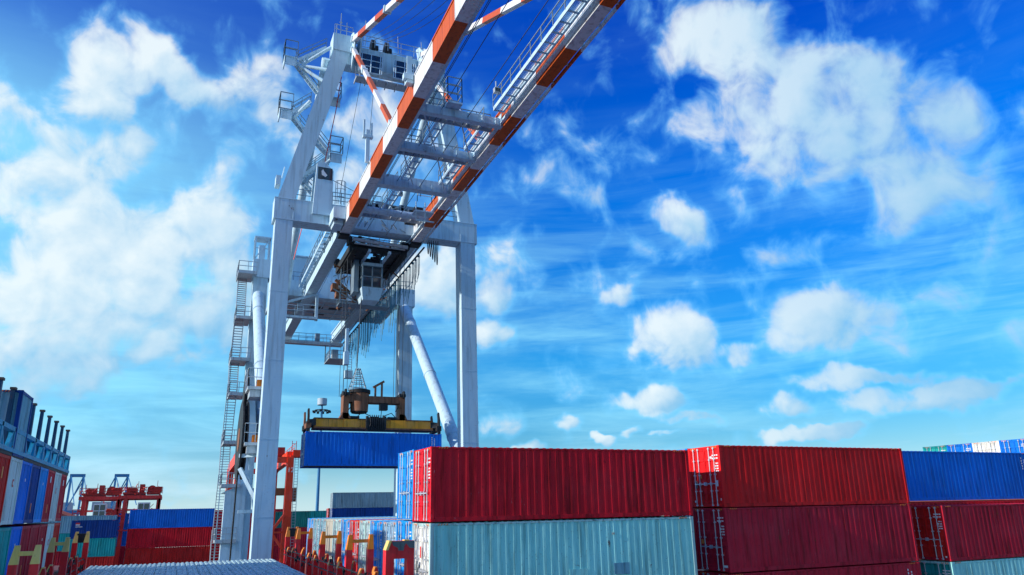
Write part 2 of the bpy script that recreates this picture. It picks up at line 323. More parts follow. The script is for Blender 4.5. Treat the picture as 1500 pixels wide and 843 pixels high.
def stair(mbs, mbr, p, q, width, side, rail=True, tread=.25):
    """flight from p to q; side = horizontal unit vector across it"""
    p, q, sv = Vector(p), Vector(q), Vector(side)
    for k in (0, 1): mbs.bar(p+sv*width*k, q+sv*width*k, .07, .28)
    n = max(3, int(abs(q.z-p.z)/tread))
    dv = (q-p); dh = Vector((dv.x, dv.y, 0)).normalized()*.22
    for i in range(1, n):
        c = p.lerp(q, i/n)
        a, b = c, c+sv*width
        mbs.hexa([a-dh*.5-Vector((0, 0, .02)), b-dh*.5-Vector((0, 0, .02)), b+dh*.5-Vector((0, 0, .02)), a+dh*.5-Vector((0, 0, .02)), a-dh*.5+Vector((0, 0, .02)), b-dh*.5+Vector((0, 0, .02)), b+dh*.5+Vector((0, 0, .02)), a+dh*.5+Vector((0, 0, .02))])
    if rail:
        for k in (0, 1):
            o = sv*width*k; m = max(2, int(dv.length/1.6))
            for j in range(m+1):
                c = p.lerp(q, j/m)+o; mbr.bar(c, c+Vector((0, 0, 1.05)), .045)
            for z in (.55, 1.05): mbr.bar(p+o+Vector((0, 0, z)), q+o+Vector((0, 0, z)), .05)

# ================================================================ SETTING
gm = paint('asphalt_quay', (.09, .09, .092), .9, .5, scale=.3, vstreak=False)
struct('quay', MB().box(-900, 1500, 60, 3500, -9, -5.5), gm)
wmat = flat('harbour_water', (.012, .05, .07), .12)
wt = wmat.node_tree; wnz = N(wt, 'ShaderNodeTexNoise'); wnz.inputs['Scale'].default_value = .6; wnz.inputs['Detail'].default_value = 5
wc = N(wt, 'ShaderNodeTexCoord'); wt.links.new(wc.outputs['Object'], wnz.inputs['Vector'])
wb = N(wt, 'ShaderNodeBump'); wb.inputs['Strength'].default_value = .5; wt.links.new(wnz.outputs['Fac'], wb.inputs['Height']); wt.links.new(wb.outputs[0], wt.nodes['Principled BSDF'].inputs['Normal'])
struct('water', MB().box(-6000, 6000, -6000, 9000, -16, -8.4), wmat)

# ================================================================ SHIPPING CONTAINERS
PAL = {  # name: (rgb, dirt, rust, fade)
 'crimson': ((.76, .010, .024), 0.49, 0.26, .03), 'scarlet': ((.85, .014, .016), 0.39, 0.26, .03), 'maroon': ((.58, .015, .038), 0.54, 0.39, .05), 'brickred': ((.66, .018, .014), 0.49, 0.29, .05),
 'aqua': ((.36, .80, .74), 0.36, 0.34, .06), 'teal': ((.012, .40, .38), 0.44, 0.29, .05), 'royal': ((.003, .18, .72), 0.34, 0.18, .02), 'navy': ((.003, .055, .27), 0.44, 0.20, .03),
 'sky': ((.006, .30, .78), 0.39, 0.26, .05), 'paleaqua': ((.42, .62, .60), 0.49, 0.44, .1), 'palegrey': ((.66, .74, .70), 0.44, 0.39, .1), 'beige': ((.50, .47, .38), 0.39, 0.29, .1),
 'greyblue': ((.20, .42, .50), 0.44, 0.34, .08), 'steelgrey': ((.26, .38, .43), 0.44, 0.34, .06), 'white': ((.78, .78, .72), 0.44, 0.44, .05), 'green': ((.015, .24, .20), 0.44, 0.24, .05), 'bluewhite': ((.25, .45, .62), 0.49, 0.44, .1)}
def cpaint(k):
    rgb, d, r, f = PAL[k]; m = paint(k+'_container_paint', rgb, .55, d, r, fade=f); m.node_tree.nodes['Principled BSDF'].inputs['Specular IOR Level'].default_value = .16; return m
BARM = paint('galvanised_locking_bar', (.62, .66, .70), .35, .2, .1, metal=.35)
def corr(mb, n, L0, L1, z0, z1, face, d, axis='x', inv=1):
    """trapezoid corrugated sheet; runs along axis, stands z0..z1, outer plane at face, recess d (signed)"""
    p = (L1-L0)/n; pts = []
    for i in range(n):
        b = L0+i*p; pts += [(b, 0), (b+p*.30, 0), (b+p*.5, 1), (b+p*.80, 1)]
    pts.append((L1, 0)); vs = []; fs = []
    rr_ = random.Random(n)
    for u, k in pts:
        w = face+d*k*rr_.uniform(.8, 1.1)+abs(d)*.06*rr_.uniform(-1, 1); u = u+(rr_.uniform(-.012, .012) if L0 < u < L1 else 0)
        for z in (z0, z1): vs.append((u, w, z) if axis == 'x' else (w, u, z))
    fs = [(2*i, 2*i+2, 2*i+3, 2*i+1) for i in range(len(pts)-1)]
    mb.add(vs, fs)
CM = {}
def sheet_mesh(mb, name):
    me = bpy.data.meshes.new(name); me.from_pydata(mb.v, [], mb.f); me.update(); return me
def cmeshes(L, H, far):
    k = (L, H, far)
    if k in CM: return CM[k]
    Wd = 2.44; T = {}
    fr = MB(); pw = .14
    for x in (0, L-pw):
        for y in (0, Wd-pw): fr.box(x, x+pw, y, y+pw, .12, H-.12)
    for y in (.01, Wd-.08): fr.box(.17, L-.17, y, y+.07, .005, .17); fr.box(.17, L-.17, y+.005, y+.065, H-.085, H-.015)
    for x in (.012, L-.10): fr.box(x, x+.09, .17, Wd-.17, .02, .16); fr.box(x, x+.09, .17, Wd-.17, H-.12, H-.01)
    if far:
        for x in (0, L-.175):
            for y in (0, Wd-.16):
                for z in (0, H-.118): fr.box(x-.005*(x > 0)+.0, x+.18, y-.004, y+.165, z, z+.118)
    T['frame'] = fr.mesh('frame')
    n = round(L/.339)
    a = MB(); corr(a, n, .14, L-.14, .17, H-.085, .018, .042); T['side_panel'] = sheet_mesh(a, 'side_panel')
    e = MB(); corr(e, 8, .14, Wd-.14, .16, H-.12, L-.03, -.045, 'y'); T['end_panel'] = sheet_mesh(e, 'end_panel')
    r = MB(); nr = n
    p = (L-.28)/nr; vs = []; fs = []
    pts = []
    for i in range(nr): b = .14+i*p; pts += [(b, 0), (b+p*.3, 0), (b+p*.5, 1), (b+p*.8, 1)]
    pts.append((L-.14, 0))
    for u, q in pts:
        for y, hh in ((.075, 0), (.13, .03*q), (Wd-.13, .03*q), (Wd-.075, 0)): vs.append((u, y, H-.02+hh))
    for i in range(len(pts)-1):
        for j in range(3): fs.append((4*i+j, 4*i+4+j, 4*i+5+j, 4*i+1+j))
    r.add(vs, fs); T['roof_panel'] = sheet_mesh(r, 'roof_panel')
    r = MB(); r.box(.1, L-.1, .08, Wd-.08, .10, .15); T['floor_panel'] = r.mesh('floor_panel')
    # one door leaf: recessed horizontal fields
    d = MB(); y0, y1 = .145, 1.214; z0, z1 = .165, H-.125; nf = 5; fh = (z1-z0)/nf; vs = []; fs = []
    prof = [(z0, 0)]
    for i in range(nf): b = z0+i*fh; prof += [(b+fh*.16, 0), (b+fh*.24, 1), (b+fh*.80, 1), (b+fh*.88, 0)]
    prof.append((z1, 0))
    for z, q in prof:
        for y in (y0, y1): vs.append((.035+.03*q, y, z))
    d.add(vs, [(2*i, 2*i+1, 2*i+3, 2*i+2) for i in range(len(prof)-1)])
    d.box(.02, .06, y0, y0+.05, z0, z1); d.box(.02, .06, y1-.05, y1, z0, z1); T['door'] = sheet_mesh(d, 'door')
    b = MB(); y = .44
    b.tube([(-.015, y, .05), (-.015, y, H-.06)], .024, 6)
    for z in (.09, .75, 1.5, H-.65, H-.12): b.box(-.03, .035, y-.06, y+.06, z-.03, z+.03)
    b.box(-.045, -.02, y-.02, y+.42, 1.06, 1.10); b.box(-.05, .035, y+.34, y+.40, 1.0, 1.16)
    T['locking_bar'] = b.mesh('locking_bar')
    c = MB(); c.box(0, .18, 0, .165, 0, .118)
    c.box(.05, .13, -.006, .0, .03, .09); c.box(-.006, 0, .045, .12, .03, .09); T['corner_casting'] = c.mesh('corner_casting')
    # written data and warning dashes on the door end, too small to read
    k2 = MB(); rr = random.Random(5)
    for z, m in ((H-.48, 3), (H-.62, 3), (H-.86, 2), (H-.98, 2), (H-1.1, 2), (H-1.22, 2)):
        yy = .18
        for _ in range(m): w = rr.uniform(.05, .14); k2.box(.012, .0195, yy, yy+w, z, z+.06); yy += w+.04
    T['door_marking'] = k2.mesh('door_marking')
    k3 = MB()
    for x0 in (.3, L-.75):
        for i in range(4): k3.prism([(x0+i*.11, H-.078), (x0+.05+i*.11, H-.078), (x0+.09+i*.11, H-.022), (x0+.04+i*.11, H-.022)], 1, .008, .0135)
    for y0 in (.2, Wd-.62):
        for i in range(4): k3.prism([(y0+i*.11, H-.108), (y0+.05+i*.11, H-.108), (y0+.09+i*.11, H-.03), (y0+.04+i*.11, H-.03)], 0, .004, .011)
    T['height_marking'] = k3.mesh('height_marking')
    k4 = MB()
    for i in range(5): k4.box(L-.95, L-.88, .0145, .0175, H-.4-.16*i, H-.3-.16*i)
    for i in range(6): k4.box(L-.72, L-.64, .0145, .0175, H-.5-.13*i, H-.42-.13*i)
    T['side_marking'] = k4.mesh('side_marking')
    CM[k] = T; return T
def container(loc, color, label, group, L=12.19, H=2.84, frame=None, far=False, door=None, framecol=None, marks=True, flip=False, sidemark=False):
    T = cmeshes(L, H, far); frame = frame or WORLD
    rz = 0
    o = thing('shipping_container', label, 'container', loc, frame, group)
    if flip:      # doors toward +X
        o.location = frame.w((loc[0]+L, loc[1]+2.44, loc[2])); rz = math.pi; o.rotation_euler = (frame.R.to_4x4() @ Matrix.Rotation(rz, 4, 'Z')).to_euler()
    pm = cpaint(color); dm = cpaint(door) if door else pm; fm = cpaint(framecol) if framecol else pm
    def put(n, mat, par=o, mesh=None, M=None, label=None):
        ob = bpy.data.objects.new(n, T[mesh or n]); COL.objects.link(ob)
        if not T[mesh or n].materials: T[mesh or n].materials.append(mat)
        ob.material_slots[0].link = 'OBJECT'; ob.material_slots[0].material = mat
        ob.parent = par
        if M is not None: ob.matrix_local = M
        return ob
    put('frame', fm); put('side_panel', pm); put('end_panel', pm); put('roof_panel', pm); put('floor_panel', DARK)
    put('side_panel', pm, M=Matrix.Translation((0, 2.44, 0)) @ Matrix.Scale(-1, 4, (0, 1, 0)))
    MY = Matrix.Translation((0, 2.44, 0)) @ Matrix.Scale(-1, 4, (0, 1, 0))
    for i in (0, 1):
        d = put('door', dm, M=MY if i else None)
        if not far or True:
            put('locking_bar', BARM, d); put('locking_bar', BARM, d, M=Matrix.Translation((0, .36, 0)))
            if marks and i == 0: put('door_marking', LETT, d)['kind'] = 'stuff'
    if not far:
        for x in (0, 1):
            for y in (0, 1):
                for z in (0, 1):
                    M = Matrix.Translation((L*x, 2.44*y, H*z)) @ Matrix.Diagonal((1-2*x, 1-2*y, 1-2*z, 1))
                    put('corner_casting', fm, M=M)
    put('height_marking', MARKO)['kind'] = 'stuff'
    if sidemark: put('side_marking', LETT)['kind'] = 'stuff'
    return o
def mark(o, name, M, w, h, mat, poly=None):
    m = MB().box(0, .004, 0, w, 0, h) if poly is None else MB().prism(poly, 0, 0, .004)
    me = m.mesh(name); me.materials.append(mat); q = bpy.data.objects.new(name, me); COL.objects.link(q); q.parent = o; q.location = M; return q
NAMES = {'crimson': 'crimson', 'scarlet': 'bright red', 'maroon': 'maroon', 'brickred': 'brick red', 'aqua': 'pale aqua', 'teal': 'teal green', 'royal': 'royal blue', 'navy': 'navy blue', 'sky': 'bright blue',
 'paleaqua': 'pale aqua green', 'palegrey': 'pale grey', 'beige': 'beige', 'greyblue': 'grey blue', 'steelgrey': 'steel grey', 'white': 'white', 'green': 'dark green', 'bluewhite': 'faded pale blue'}
ORD = ['first', 'second', 'third', 'fourth', 'fifth', 'sixth', 'seventh', 'eighth', 'ninth', 'tenth', 'eleventh', 'twelfth', 'thirteenth']
exec_list = []
# --- bay 1, right of the hatch gap: doors face left
X1 = 9.02; RW = 2.47; y1 = lambda i: 28.55+RW*i
G1 = 'containers in the near right bay'
container((X1, y1(0), -.53), 'crimson', 'big crimson container topmost of the nearest stack, with sunlit barred doors', G1, frame=SHIP)
aq = container((X1, y1(0), -3.42), 'aqua', 'pale aqua corrugated container with rusty cream doors, directly under the big crimson one', G1, frame=SHIP, door='white', framecol='paleaqua')
mark(aq, 'placard', (-.055, 1.0, 1.55), .16, .42, MARKR); mark(aq, 'lock_box', (-.08, 1.35, 1.0), .26, .42, GREYP)
for x_, z_, w_, h_, m_ in ((5.9, .62, .85, .3, 'aqua'), (8.0, .62, .75, .45, 'greyblue'), (8.0, 2.2, .12, .08, 'beige')):
    me = MB().box(x_, x_+w_, .004, .016, z_, z_+h_).mesh('repair_patch'); me.materials.append(cpaint(m_)); q = bpy.data.objects.new('repair_patch', me); COL.objects.link(q); q.parent = aq
container((X1, y1(1), -.46), 'sky', 'bright blue container end standing level with and just behind the big crimson one', G1, frame=SHIP)
container((X1, y1(1), -3.35), 'sky', 'bright blue container end under another blue one, just behind the rusty cream doors', G1, frame=SHIP)
cols = [('bluewhite', 'bluewhite', 0), ('sky', 'sky', 1), ('paleaqua', 'teal', 1), ('brickred', 'maroon', 1), ('sky', 'royal', 1), ('paleaqua', 'sky', 1), ('beige', 'beige', 0), ('greyblue', 'bluewhite', 1), ('greyblue', 'sky', 1), ('sky', 'sky', 0)]
for i, (c, c2, _) in enumerate(cols):
    container((X1, y1(i+2), -3.42+.04), c, '%s container end, %s behind the blue stack in the row toward the crane' % (NAMES[c], ORD[i]), G1, frame=SHIP, flip=(c == 'beige'), far=i > 5, door=None, H=2.80)
# --- bay 2
G2 = 'containers in the second right bay'; X2 = 23.47; y2 = 29.15
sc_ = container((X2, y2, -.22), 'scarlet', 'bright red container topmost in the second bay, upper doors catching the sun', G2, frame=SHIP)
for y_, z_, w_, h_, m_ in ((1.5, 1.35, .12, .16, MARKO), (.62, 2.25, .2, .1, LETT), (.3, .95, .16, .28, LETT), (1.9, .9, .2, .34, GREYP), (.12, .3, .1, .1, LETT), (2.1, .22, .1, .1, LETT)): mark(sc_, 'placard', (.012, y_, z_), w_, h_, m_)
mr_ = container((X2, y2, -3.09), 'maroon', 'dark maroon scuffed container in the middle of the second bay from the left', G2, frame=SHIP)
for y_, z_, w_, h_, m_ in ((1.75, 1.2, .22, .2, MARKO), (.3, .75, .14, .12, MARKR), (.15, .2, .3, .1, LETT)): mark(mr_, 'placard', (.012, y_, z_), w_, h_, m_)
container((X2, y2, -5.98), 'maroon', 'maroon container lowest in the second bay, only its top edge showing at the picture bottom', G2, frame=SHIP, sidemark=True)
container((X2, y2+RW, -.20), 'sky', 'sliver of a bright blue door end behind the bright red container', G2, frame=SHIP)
container((X2, y2+RW, -3.02), 'maroon', 'added maroon container blocking light behind the dark maroon one of the second bay', G2, frame=SHIP)  # container added here to block light coming through the gap between bays
# --- bay 3
G3 = 'containers in the third right bay'; X3 = 38.02
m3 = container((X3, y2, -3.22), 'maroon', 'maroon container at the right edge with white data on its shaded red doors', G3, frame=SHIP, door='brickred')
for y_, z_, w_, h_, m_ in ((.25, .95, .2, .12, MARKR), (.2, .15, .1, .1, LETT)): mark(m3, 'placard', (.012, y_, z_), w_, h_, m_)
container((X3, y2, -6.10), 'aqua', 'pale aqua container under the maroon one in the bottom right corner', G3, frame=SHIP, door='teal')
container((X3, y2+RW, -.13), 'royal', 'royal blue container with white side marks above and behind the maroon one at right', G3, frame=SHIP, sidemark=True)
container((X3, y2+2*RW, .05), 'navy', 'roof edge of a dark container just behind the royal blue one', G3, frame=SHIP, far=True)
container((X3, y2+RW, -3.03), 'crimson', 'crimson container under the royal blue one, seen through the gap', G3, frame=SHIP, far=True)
# --- bay 4 beyond
for i, (c, y_) in enumerate((('teal', 50.0), ('royal', 47.55), ('white', 45.1), ('royal', 42.65), ('scarlet', 40.2), ('sky', 37.7))):
    container((64.0, y_-2.45, 1.80), {'teal': 'teal'}.get(c, c), ['teal container end farthest in the top row beyond the royal blue one', 'royal blue container end between the teal and the white ones at far right', 'white container end between two blue ones in the far right top row', 'royal blue container end with a yellow sign right of the white one', 'bright red container end at the right edge of the far top row', 'bright blue container end past the right edge of the far top row'][i], 'containers in the far right bay', frame=SHIP, far=True)
# --- left bay, plain ends face the gap
GL = 'containers in the left bay'; XL = -6.0-12.19; yl = lambda i: 34.9+2.47*i
up_ = ['maroon', 'brickred', 'palegrey', 'royal', 'navy', 'sky', 'maroon', 'palegrey', 'maroon']
lo_ = ['teal', 'teal', 'teal', 'royal', 'maroon', 'maroon', 'maroon', 'palegrey', 'brickred']
for i in range(9):
    for k, (lst, z, nm) in enumerate(((up_, -.36, 'upper'), (lo_, -3.02, 'lower'))):
        c = lst[i]
        o = container((XL, yl(i-2), z), c, '%s container end, %s row of the left stack, %s from its right end' % (NAMES[c], nm, ORD[8-i]), GL, H=2.56, frame=SHIP)
        for q in {(1, 0): 'O', (4, 0): 'o', (6, 0): 'wo', (7, 0): 'r', (8, 0): 'wo', (4, 1): 'o', (7, 1): 'r', (5, 1): 'o', (2, 0): 'r', (3, 0): 's', (5, 0): 's', (3, 1): 's', (6, 1): 's'}.get((i, k), ''):
            if q in 'oO': mark(o, 'sticker', (12.166, 1.25, .45 if q == 'o' else 1.7), .2, .42, MARKO)
            elif q == 'w': mark(o, 'sticker', (12.166, 1.15, 1.95), .3, .3, LETT)
            elif q == 's': mark(o, 'sticker', (12.166, 1.35, 1.75), .14, .12, LETT)
            else:
                ring = [(1.3+.16*math.cos(a), 1.6+.16*math.sin(a)) for a in [math.pi*(.25+1.5*j/10) for j in range(11)]]
                mark(o, 'round_mark', (12.166, 0, 0), 0, 0, MARKR, ring+[(1.3+(p-1.3)*.55, 1.6+(z_-1.6)*.55) for p, z_ in ring[::-1]])
container((XL, yl(0)+.15, 2.25), 'greyblue', 'grey blue container end standing alone on the left stack beside the blue posts', GL, H=2.56, frame=SHIP, framecol='navy')
# --- stacks in the yard on the quay
GY = 'containers stacked in the yard'
def ystack(x, y, tops, colors, labels, L=12.19, flip=False, marks=False):
    for z, H, c, l in zip(tops, [a-b for a, b in zip(tops, tops[1:]+[-5.5])], colors, labels):
        o = container((x, y, z-H+.02), c, l, GY, L=L, H=round(H-.005, 2), far=True, flip=flip)
        if 'badge' in l and 'topmost' in l:
            for z_, m_, w_, h_ in ((2.0, MARKR, .55, .22), (1.85, LETT, .55, .14), (1.6, LETT, .9, .09)):
                me = MB().box(.55, .55+w_, -.004, .012, z_, z_+h_).mesh('badge'); me.materials.append(m_); q = bpy.data.objects.new('badge', me); COL.objects.link(q); q.parent = o
ystack(-6.2, 132.4, [5.81, 3.0, .15, -2.67], ['royal', 'crimson', 'brickred', 'maroon'], ['royal blue container topmost of the three tier yard stack left of the crane', 'crimson container in the middle of the yard stack left of the crane', 'brick red container low in the yard stack left of the crane stairs', 'maroon container lowest in the yard stack left of the crane'])
ystack(-13.6, 130.5, [4.34, 1.75, -.85, -3.1], ['navy', 'teal', 'brickred', 'maroon'], ['navy blue container with red and white badge topmost behind the left red posts', 'teal green container under the navy blue one with the badge', 'brick red container under the teal green one in the yard', 'maroon container at the foot of the navy topped yard stack'], L=6.06)
ystack(-20.6, 140, [5.35, 2.75, .1, -2.7], ['greyblue', 'teal', 'maroon', 'maroon'], ['grey blue container topmost, beside the left stack in the yard', 'teal container below the grey blue one, beside the left stack', 'maroon container third down beside the left stack in the yard', 'maroon container at the foot of the grey blue topped yard stack'])
ystack(-9.4, 150, [6.0, 3.4, .6, -2.4], ['royal', 'royal', 'maroon', 'maroon'], ['short blue container peeking above the navy one under the red carriers', 'blue container hidden below the short blue one under the red carriers', 'maroon container second lowest under the red carriers', 'maroon container lowest under the red carriers'], L=6.06)
ystack(6.4, 141.6, [5.9, 3.1, .3, -2.6], ['maroon', 'maroon', 'crimson', 'maroon'], ['maroon container topmost behind the legs of the big crane', 'maroon container second from top behind the legs of the big crane', 'crimson container third from top behind the legs of the big crane', 'maroon container lowest behind the legs of the big crane'])
ystack(15.75, 138, [5.3, 2.65, -.1, -2.8], ['green', 'maroon', 'maroon', 'maroon'], ['dark green container topmost just right of the red yard crane leg', 'maroon container under the dark green one by the yard crane leg', 'maroon container third down under the dark green one', 'maroon container lowest under the dark green one'], L=2.9+3.16)
ystack(19.7, 144.6, [5.6, 2.9, .1, -2.7], ['teal', 'green', 'maroon', 'maroon'], ['teal container between the dark green one and the steel grey stack', 'dark green container under the teal one at the mast foot', 'maroon container third down at the mast foot', 'maroon container lowest at the mast foot'], L=6.06)
ystack(28.2, 152.4, [9.25, 6.3, 3.4, .5, -2.5], ['steelgrey', 'navy', 'navy', 'maroon', 'maroon'], ['steel grey container on top of the navy one under the hanging container', 'dark navy container under the steel grey one in the yard', 'navy container third down under the steel grey one', 'maroon container fourth down under the steel grey one', 'maroon container lowest under the steel grey one'])
ystack(28.2, 156.5, [6.5, 3.6, .6, -2.4], ['brickred', 'maroon', 'maroon', 'maroon'], ['brick red container end left of the navy one in the yard', 'maroon container under the brick red end left of the navy one', 'maroon container third down under the brick red end', 'maroon container lowest under the brick red end'], L=6.06)

# --- container hanging from the crane
container((9.68, 65.9, 6.22), 'royal', 'royal blue container hanging from the yellow spreader in mid air', 'container under the crane', H=2.9, sidemark=True)

# ================================================================ THE SHIP
HULL = paint('dark_hull_paint', (.05, .06, .09), .5, .3, .2); DECK = paint('ship_deck_paint', (.20, .05, .04), .7, .4, .3, vstreak=False)
HATCH = paint('pale_blue_hatch_paint', (.44, .62, .64), .55, .45, .12, vstreak=False)
ship = thing('container_ship', 'container ship deck in the foreground with red lashing frames, pale hatch and blue lashing bridge', 'ship', (1, 30, -6.6), SHIP)
part('hull', MB().hexa([(-60, 26.5, -13), (120, 26.5, -13), (120, 57.5, -13), (-60, 57.5, -13), (-60, 25.5, -6.62), (120, 25.5, -6.62), (120, 58.5, -6.62), (-60, 58.5, -6.62)]), HULL, ship)
part('deck', MB().box(-60, 120, 25.6, 58.4, -6.615, -6.5), DECK, ship)
b = MB()
b.box(-18.6, -5.7, 25.7, 56.8, -6.5, -3.06); b.box(8.8, 21.6, 28.2, 58.2, -6.5, -3.46); b.box(23.3, 50.5, 28.9, 57, -6.5, -6.14); b.box(63.6, 76.5, 28.2, 57, -6.5, 1.77)
part('hatch_coaming', b, DECK, ship)
# middle hatch cover: ribbed pale sheets laid in rows
hc = thing('hatch_cover', 'pale blue ribbed hatch cover lying between the two rows of red posts', 'hatch cover', (1, 28, -3.3), SHIP)
part('base', MB().box(-4.5, 6.5, 26.0, 56.0, -6.49, -3.24), HATCH, hc)
pan = None; rr = random.Random(3)
PW, PL = .55, 1.0
m = MB(); nr_ = 4
m.box(0, PW-.03, 0, PL-.02, -.05, 0)
for k in range(2): m.box(.05+k*.26, .17+k*.26, 0.0, PL-.02, 0, .035)
pme = m.mesh('panel'); pme.materials.append(HATCH)
stm = MB()
for j in range(30):
    y = 26.0+j*PL
    for i in range(20):
        x = -4.5+i*PW; z = -3.16+rr.uniform(-.012, .012)
        if j >= 15:
            o = bpy.data.objects.new('panel', pme); COL.objects.link(o); o.parent = hc; o.location = Vector((x, y, z))-OFF[hc.name]; o.rotation_euler = (rr.uniform(-.01, .01), 0, rr.uniform(-.01, .01))
        else: stm.box(x, x+PW-.03, y, y+PL-.02, z-.05, z).box(x+.05, x+.17, y, y+PL-.02, z, z+.035).box(x+.31, x+.43, y, y+PL-.02, z, z+.035)
part('panel_field', stm, HATCH, hc, kind='stuff')
# red lashing frames right of the hatch
def lframe(x0, x1, y, ztop, tip, boxed=None, out=1):
    f = part('lashing_frame', MB().box(x0+.02, x1-.02, y, y+.3, -6.4, -6.2), REDS, ship)
    for x, sx in ((x0, 1), (x1, -1)):
        w = .27*sx
        a, b_ = sorted((x, x+w))
        part('post', MB().box(a, b_, y, y+.32, -6.5, ztop-.62), REDS, f)
        t0, t1 = (a+.1, b_-.02) if sx*out > 0 else (a+.09, b_-.03)
        part('post_tip', MB().hexa([(a, y, ztop-.62), (b_, y, ztop-.62), (b_, y+.32, ztop-.62), (a, y+.32, ztop-.62), (t0, y+.06, ztop), (t1, y+.06, ztop), (t1, y+.26, ztop), (t0, y+.26, ztop)]), tip, f)
    part('crossbar', MB().box(x0+.2, x1-.2, y+.08, y+.24, ztop-.34, ztop-.2), tip, f)
    if boxed: 
        lb_ = part('lamp_box', MB().box(x0+.2, x1-.2, y+.04, y+.3, ztop-.62, ztop-.1), DARK, f)
    return f
XR = 7.0
for w_, y, bx in ((.85, 54.0, 1), (1.0, 49.2, 0), (1.1, 40.7, 0), (1.2, 34.1, 0)): lframe(XR, XR+w_, y, -1.08, ORT, bx)
f = part('lashing_frame', MB().box(XR, XR+1.0, 27.3, 27.7, -6.4, -6.2), REDS, ship, label='wide red frame with grey patches and a rectangular opening')
part('frame_plate', MB().box(XR, XR+.3, 27.3, 27.7, -6.5, -1.72).box(XR+.78, XR+1.03, 27.3, 27.7, -6.5, -1.72).prism([(XR, -1.72), (XR+1.03, -1.72), (XR+1.03, -1.12), (XR+.12, -1.12), (XR, -1.4)], 1, 27.3, 27.7), REDS, f)
part('grey_patch', MB().prism([(XR+.25, -1.27), (XR+.42, -1.35), (XR+.45, -1.45), (XR+.64, -1.45), (XR+.66, -1.3), (XR+.72, -1.2), (XR+.85, -1.36), (XR+1.03, -1.38), (XR+1.03, -1.125), (XR+.2, -1.125)], 1, 27.292, 27.298), GREYP, f)
part('yellow_edge', MB().prism([(XR-.01, -1.42), (XR+.11, -1.10), (XR+.2, -1.10), (XR+.08, -1.42)], 1, 27.285, 27.7).box(XR+.66, XR+.85, 27.3, 27.6, -1.118, -1.08), YLT, f)
def shortpost(x, y, z, w=.24):
    f = part('lashing_post', MB().prism([(x, -6.5), (x+w, -6.5), (x+w, z-.2), (x+w*.8, z), (x+w*.35, z), (x, z-.25)], 1, y, y+.3), REDS, ship)
    part('post_cap', MB().prism([(x-.012, z-.25), (x+w*.33, z+.012), (x+w*.8, z+.012), (x+w*.8, z-.03), (x+w*.42, z-.03), (x+.05, z-.27)], 1, y-.01, y+.3), ORT if x > 0 else YLT, f)
for y, z in ((52.2, -2.3), (50.0, -2.24), (46.1, -2.15), (43.9, -2.27), (41.8, -2.28), (37.6, -2.26), (35.4, -2.26), (31.0, -2.27), (28.7, -2.24)): shortpost(6.9, y, z)
for y in (51.0, 47.0, 43.0, 39.5, 36.2, 32.0): shortpost(7.7, y, -2.3, .2)
for x0, x1, y, bx in ((-5.3, -4.45, 52.5, 1), (-5.05, -4.2, 40.6, 0), (-5.0, -4.1, 31.5, 0)): lframe(x0, x1, y, -1.0, YLT, bx)
for y, z in ((34.3, -2.0), (36.8, -2.05), (39.0, -2.08), (43.1, -2.13), (45.9, -2.15), (48.5, -2.2)): shortpost(-4.75, y, z)
# lashing rods and turnbuckles between the posts
rods = MB(); rr = random.Random(11)
for x in (6.95, -4.6):
    for z in (-2.45, -2.8): rods.bar((x, 27, z), (x, 54, z+rr.uniform(-.1, .1)), .045)
    for k in range(40):
        y = rr.uniform(28, 54); z = rr.uniform(-3.2, -2.4); rods.bar((x+rr.uniform(-.05, .15), y, z), (x+rr.uniform(-.05, .15), y+rr.uniform(-.3, .3), z+rr.uniform(.2, .5)), .035)
        rods.box(x-.04, x+.04, y-.05, y+.05, z+.1, z+.25)
part('lashing_rods', rods, DARK, ship, kind='stuff')
# blue lashing bridge on the left stack
lb = part('lashing_bridge', MB().box(-6.35, -6.02, 28, 52.6, 2.21, 2.34), DARK, ship, label='blue truss with tall stanchions on the left stack')  # dark slab stands in for the shade in the gap under the truss
t = MB()
t.box(-6.25, -6.02, 28, 52.5, 3.15, 3.32).box(-6.3, -5.98, 28, 52.5, 2.345, 2.5)
ys = [52.3-2.47*i for i in range(10)]
for i, y in enumerate(ys): t.box(-6.25, -6.02, y-.13, y+.13, 2.42, 3.3)
for y, yn in zip(ys, ys[1:]):
    c = (y+yn)/2; t.bar((-6.12, y-.1, 3.2), (-6.12, y-.85, 2.45), .13); t.bar((-6.12, yn+.1, 3.2), (-6.12, yn+.85, 2.45), .13)
part('truss', t, BLUES, lb)
for i, y in enumerate(ys):
    zt = 4.8
    part('stanchion', MB().hexa([(-6.45, y-.16, 2.3), (-6.27, y-.16, 2.3), (-6.27, y+.16, 2.3), (-6.45, y+.16, 2.3), (-6.4, y-.12, zt), (-6.27, y-.12, zt), (-6.27, y+.1, zt), (-6.4, y+.1, zt)]), BLUED, lb)
    part('stanchion_pad', MB().box(-6.44, -6.23, y-.16, y+.14, zt, zt+.09), PADB, lb)

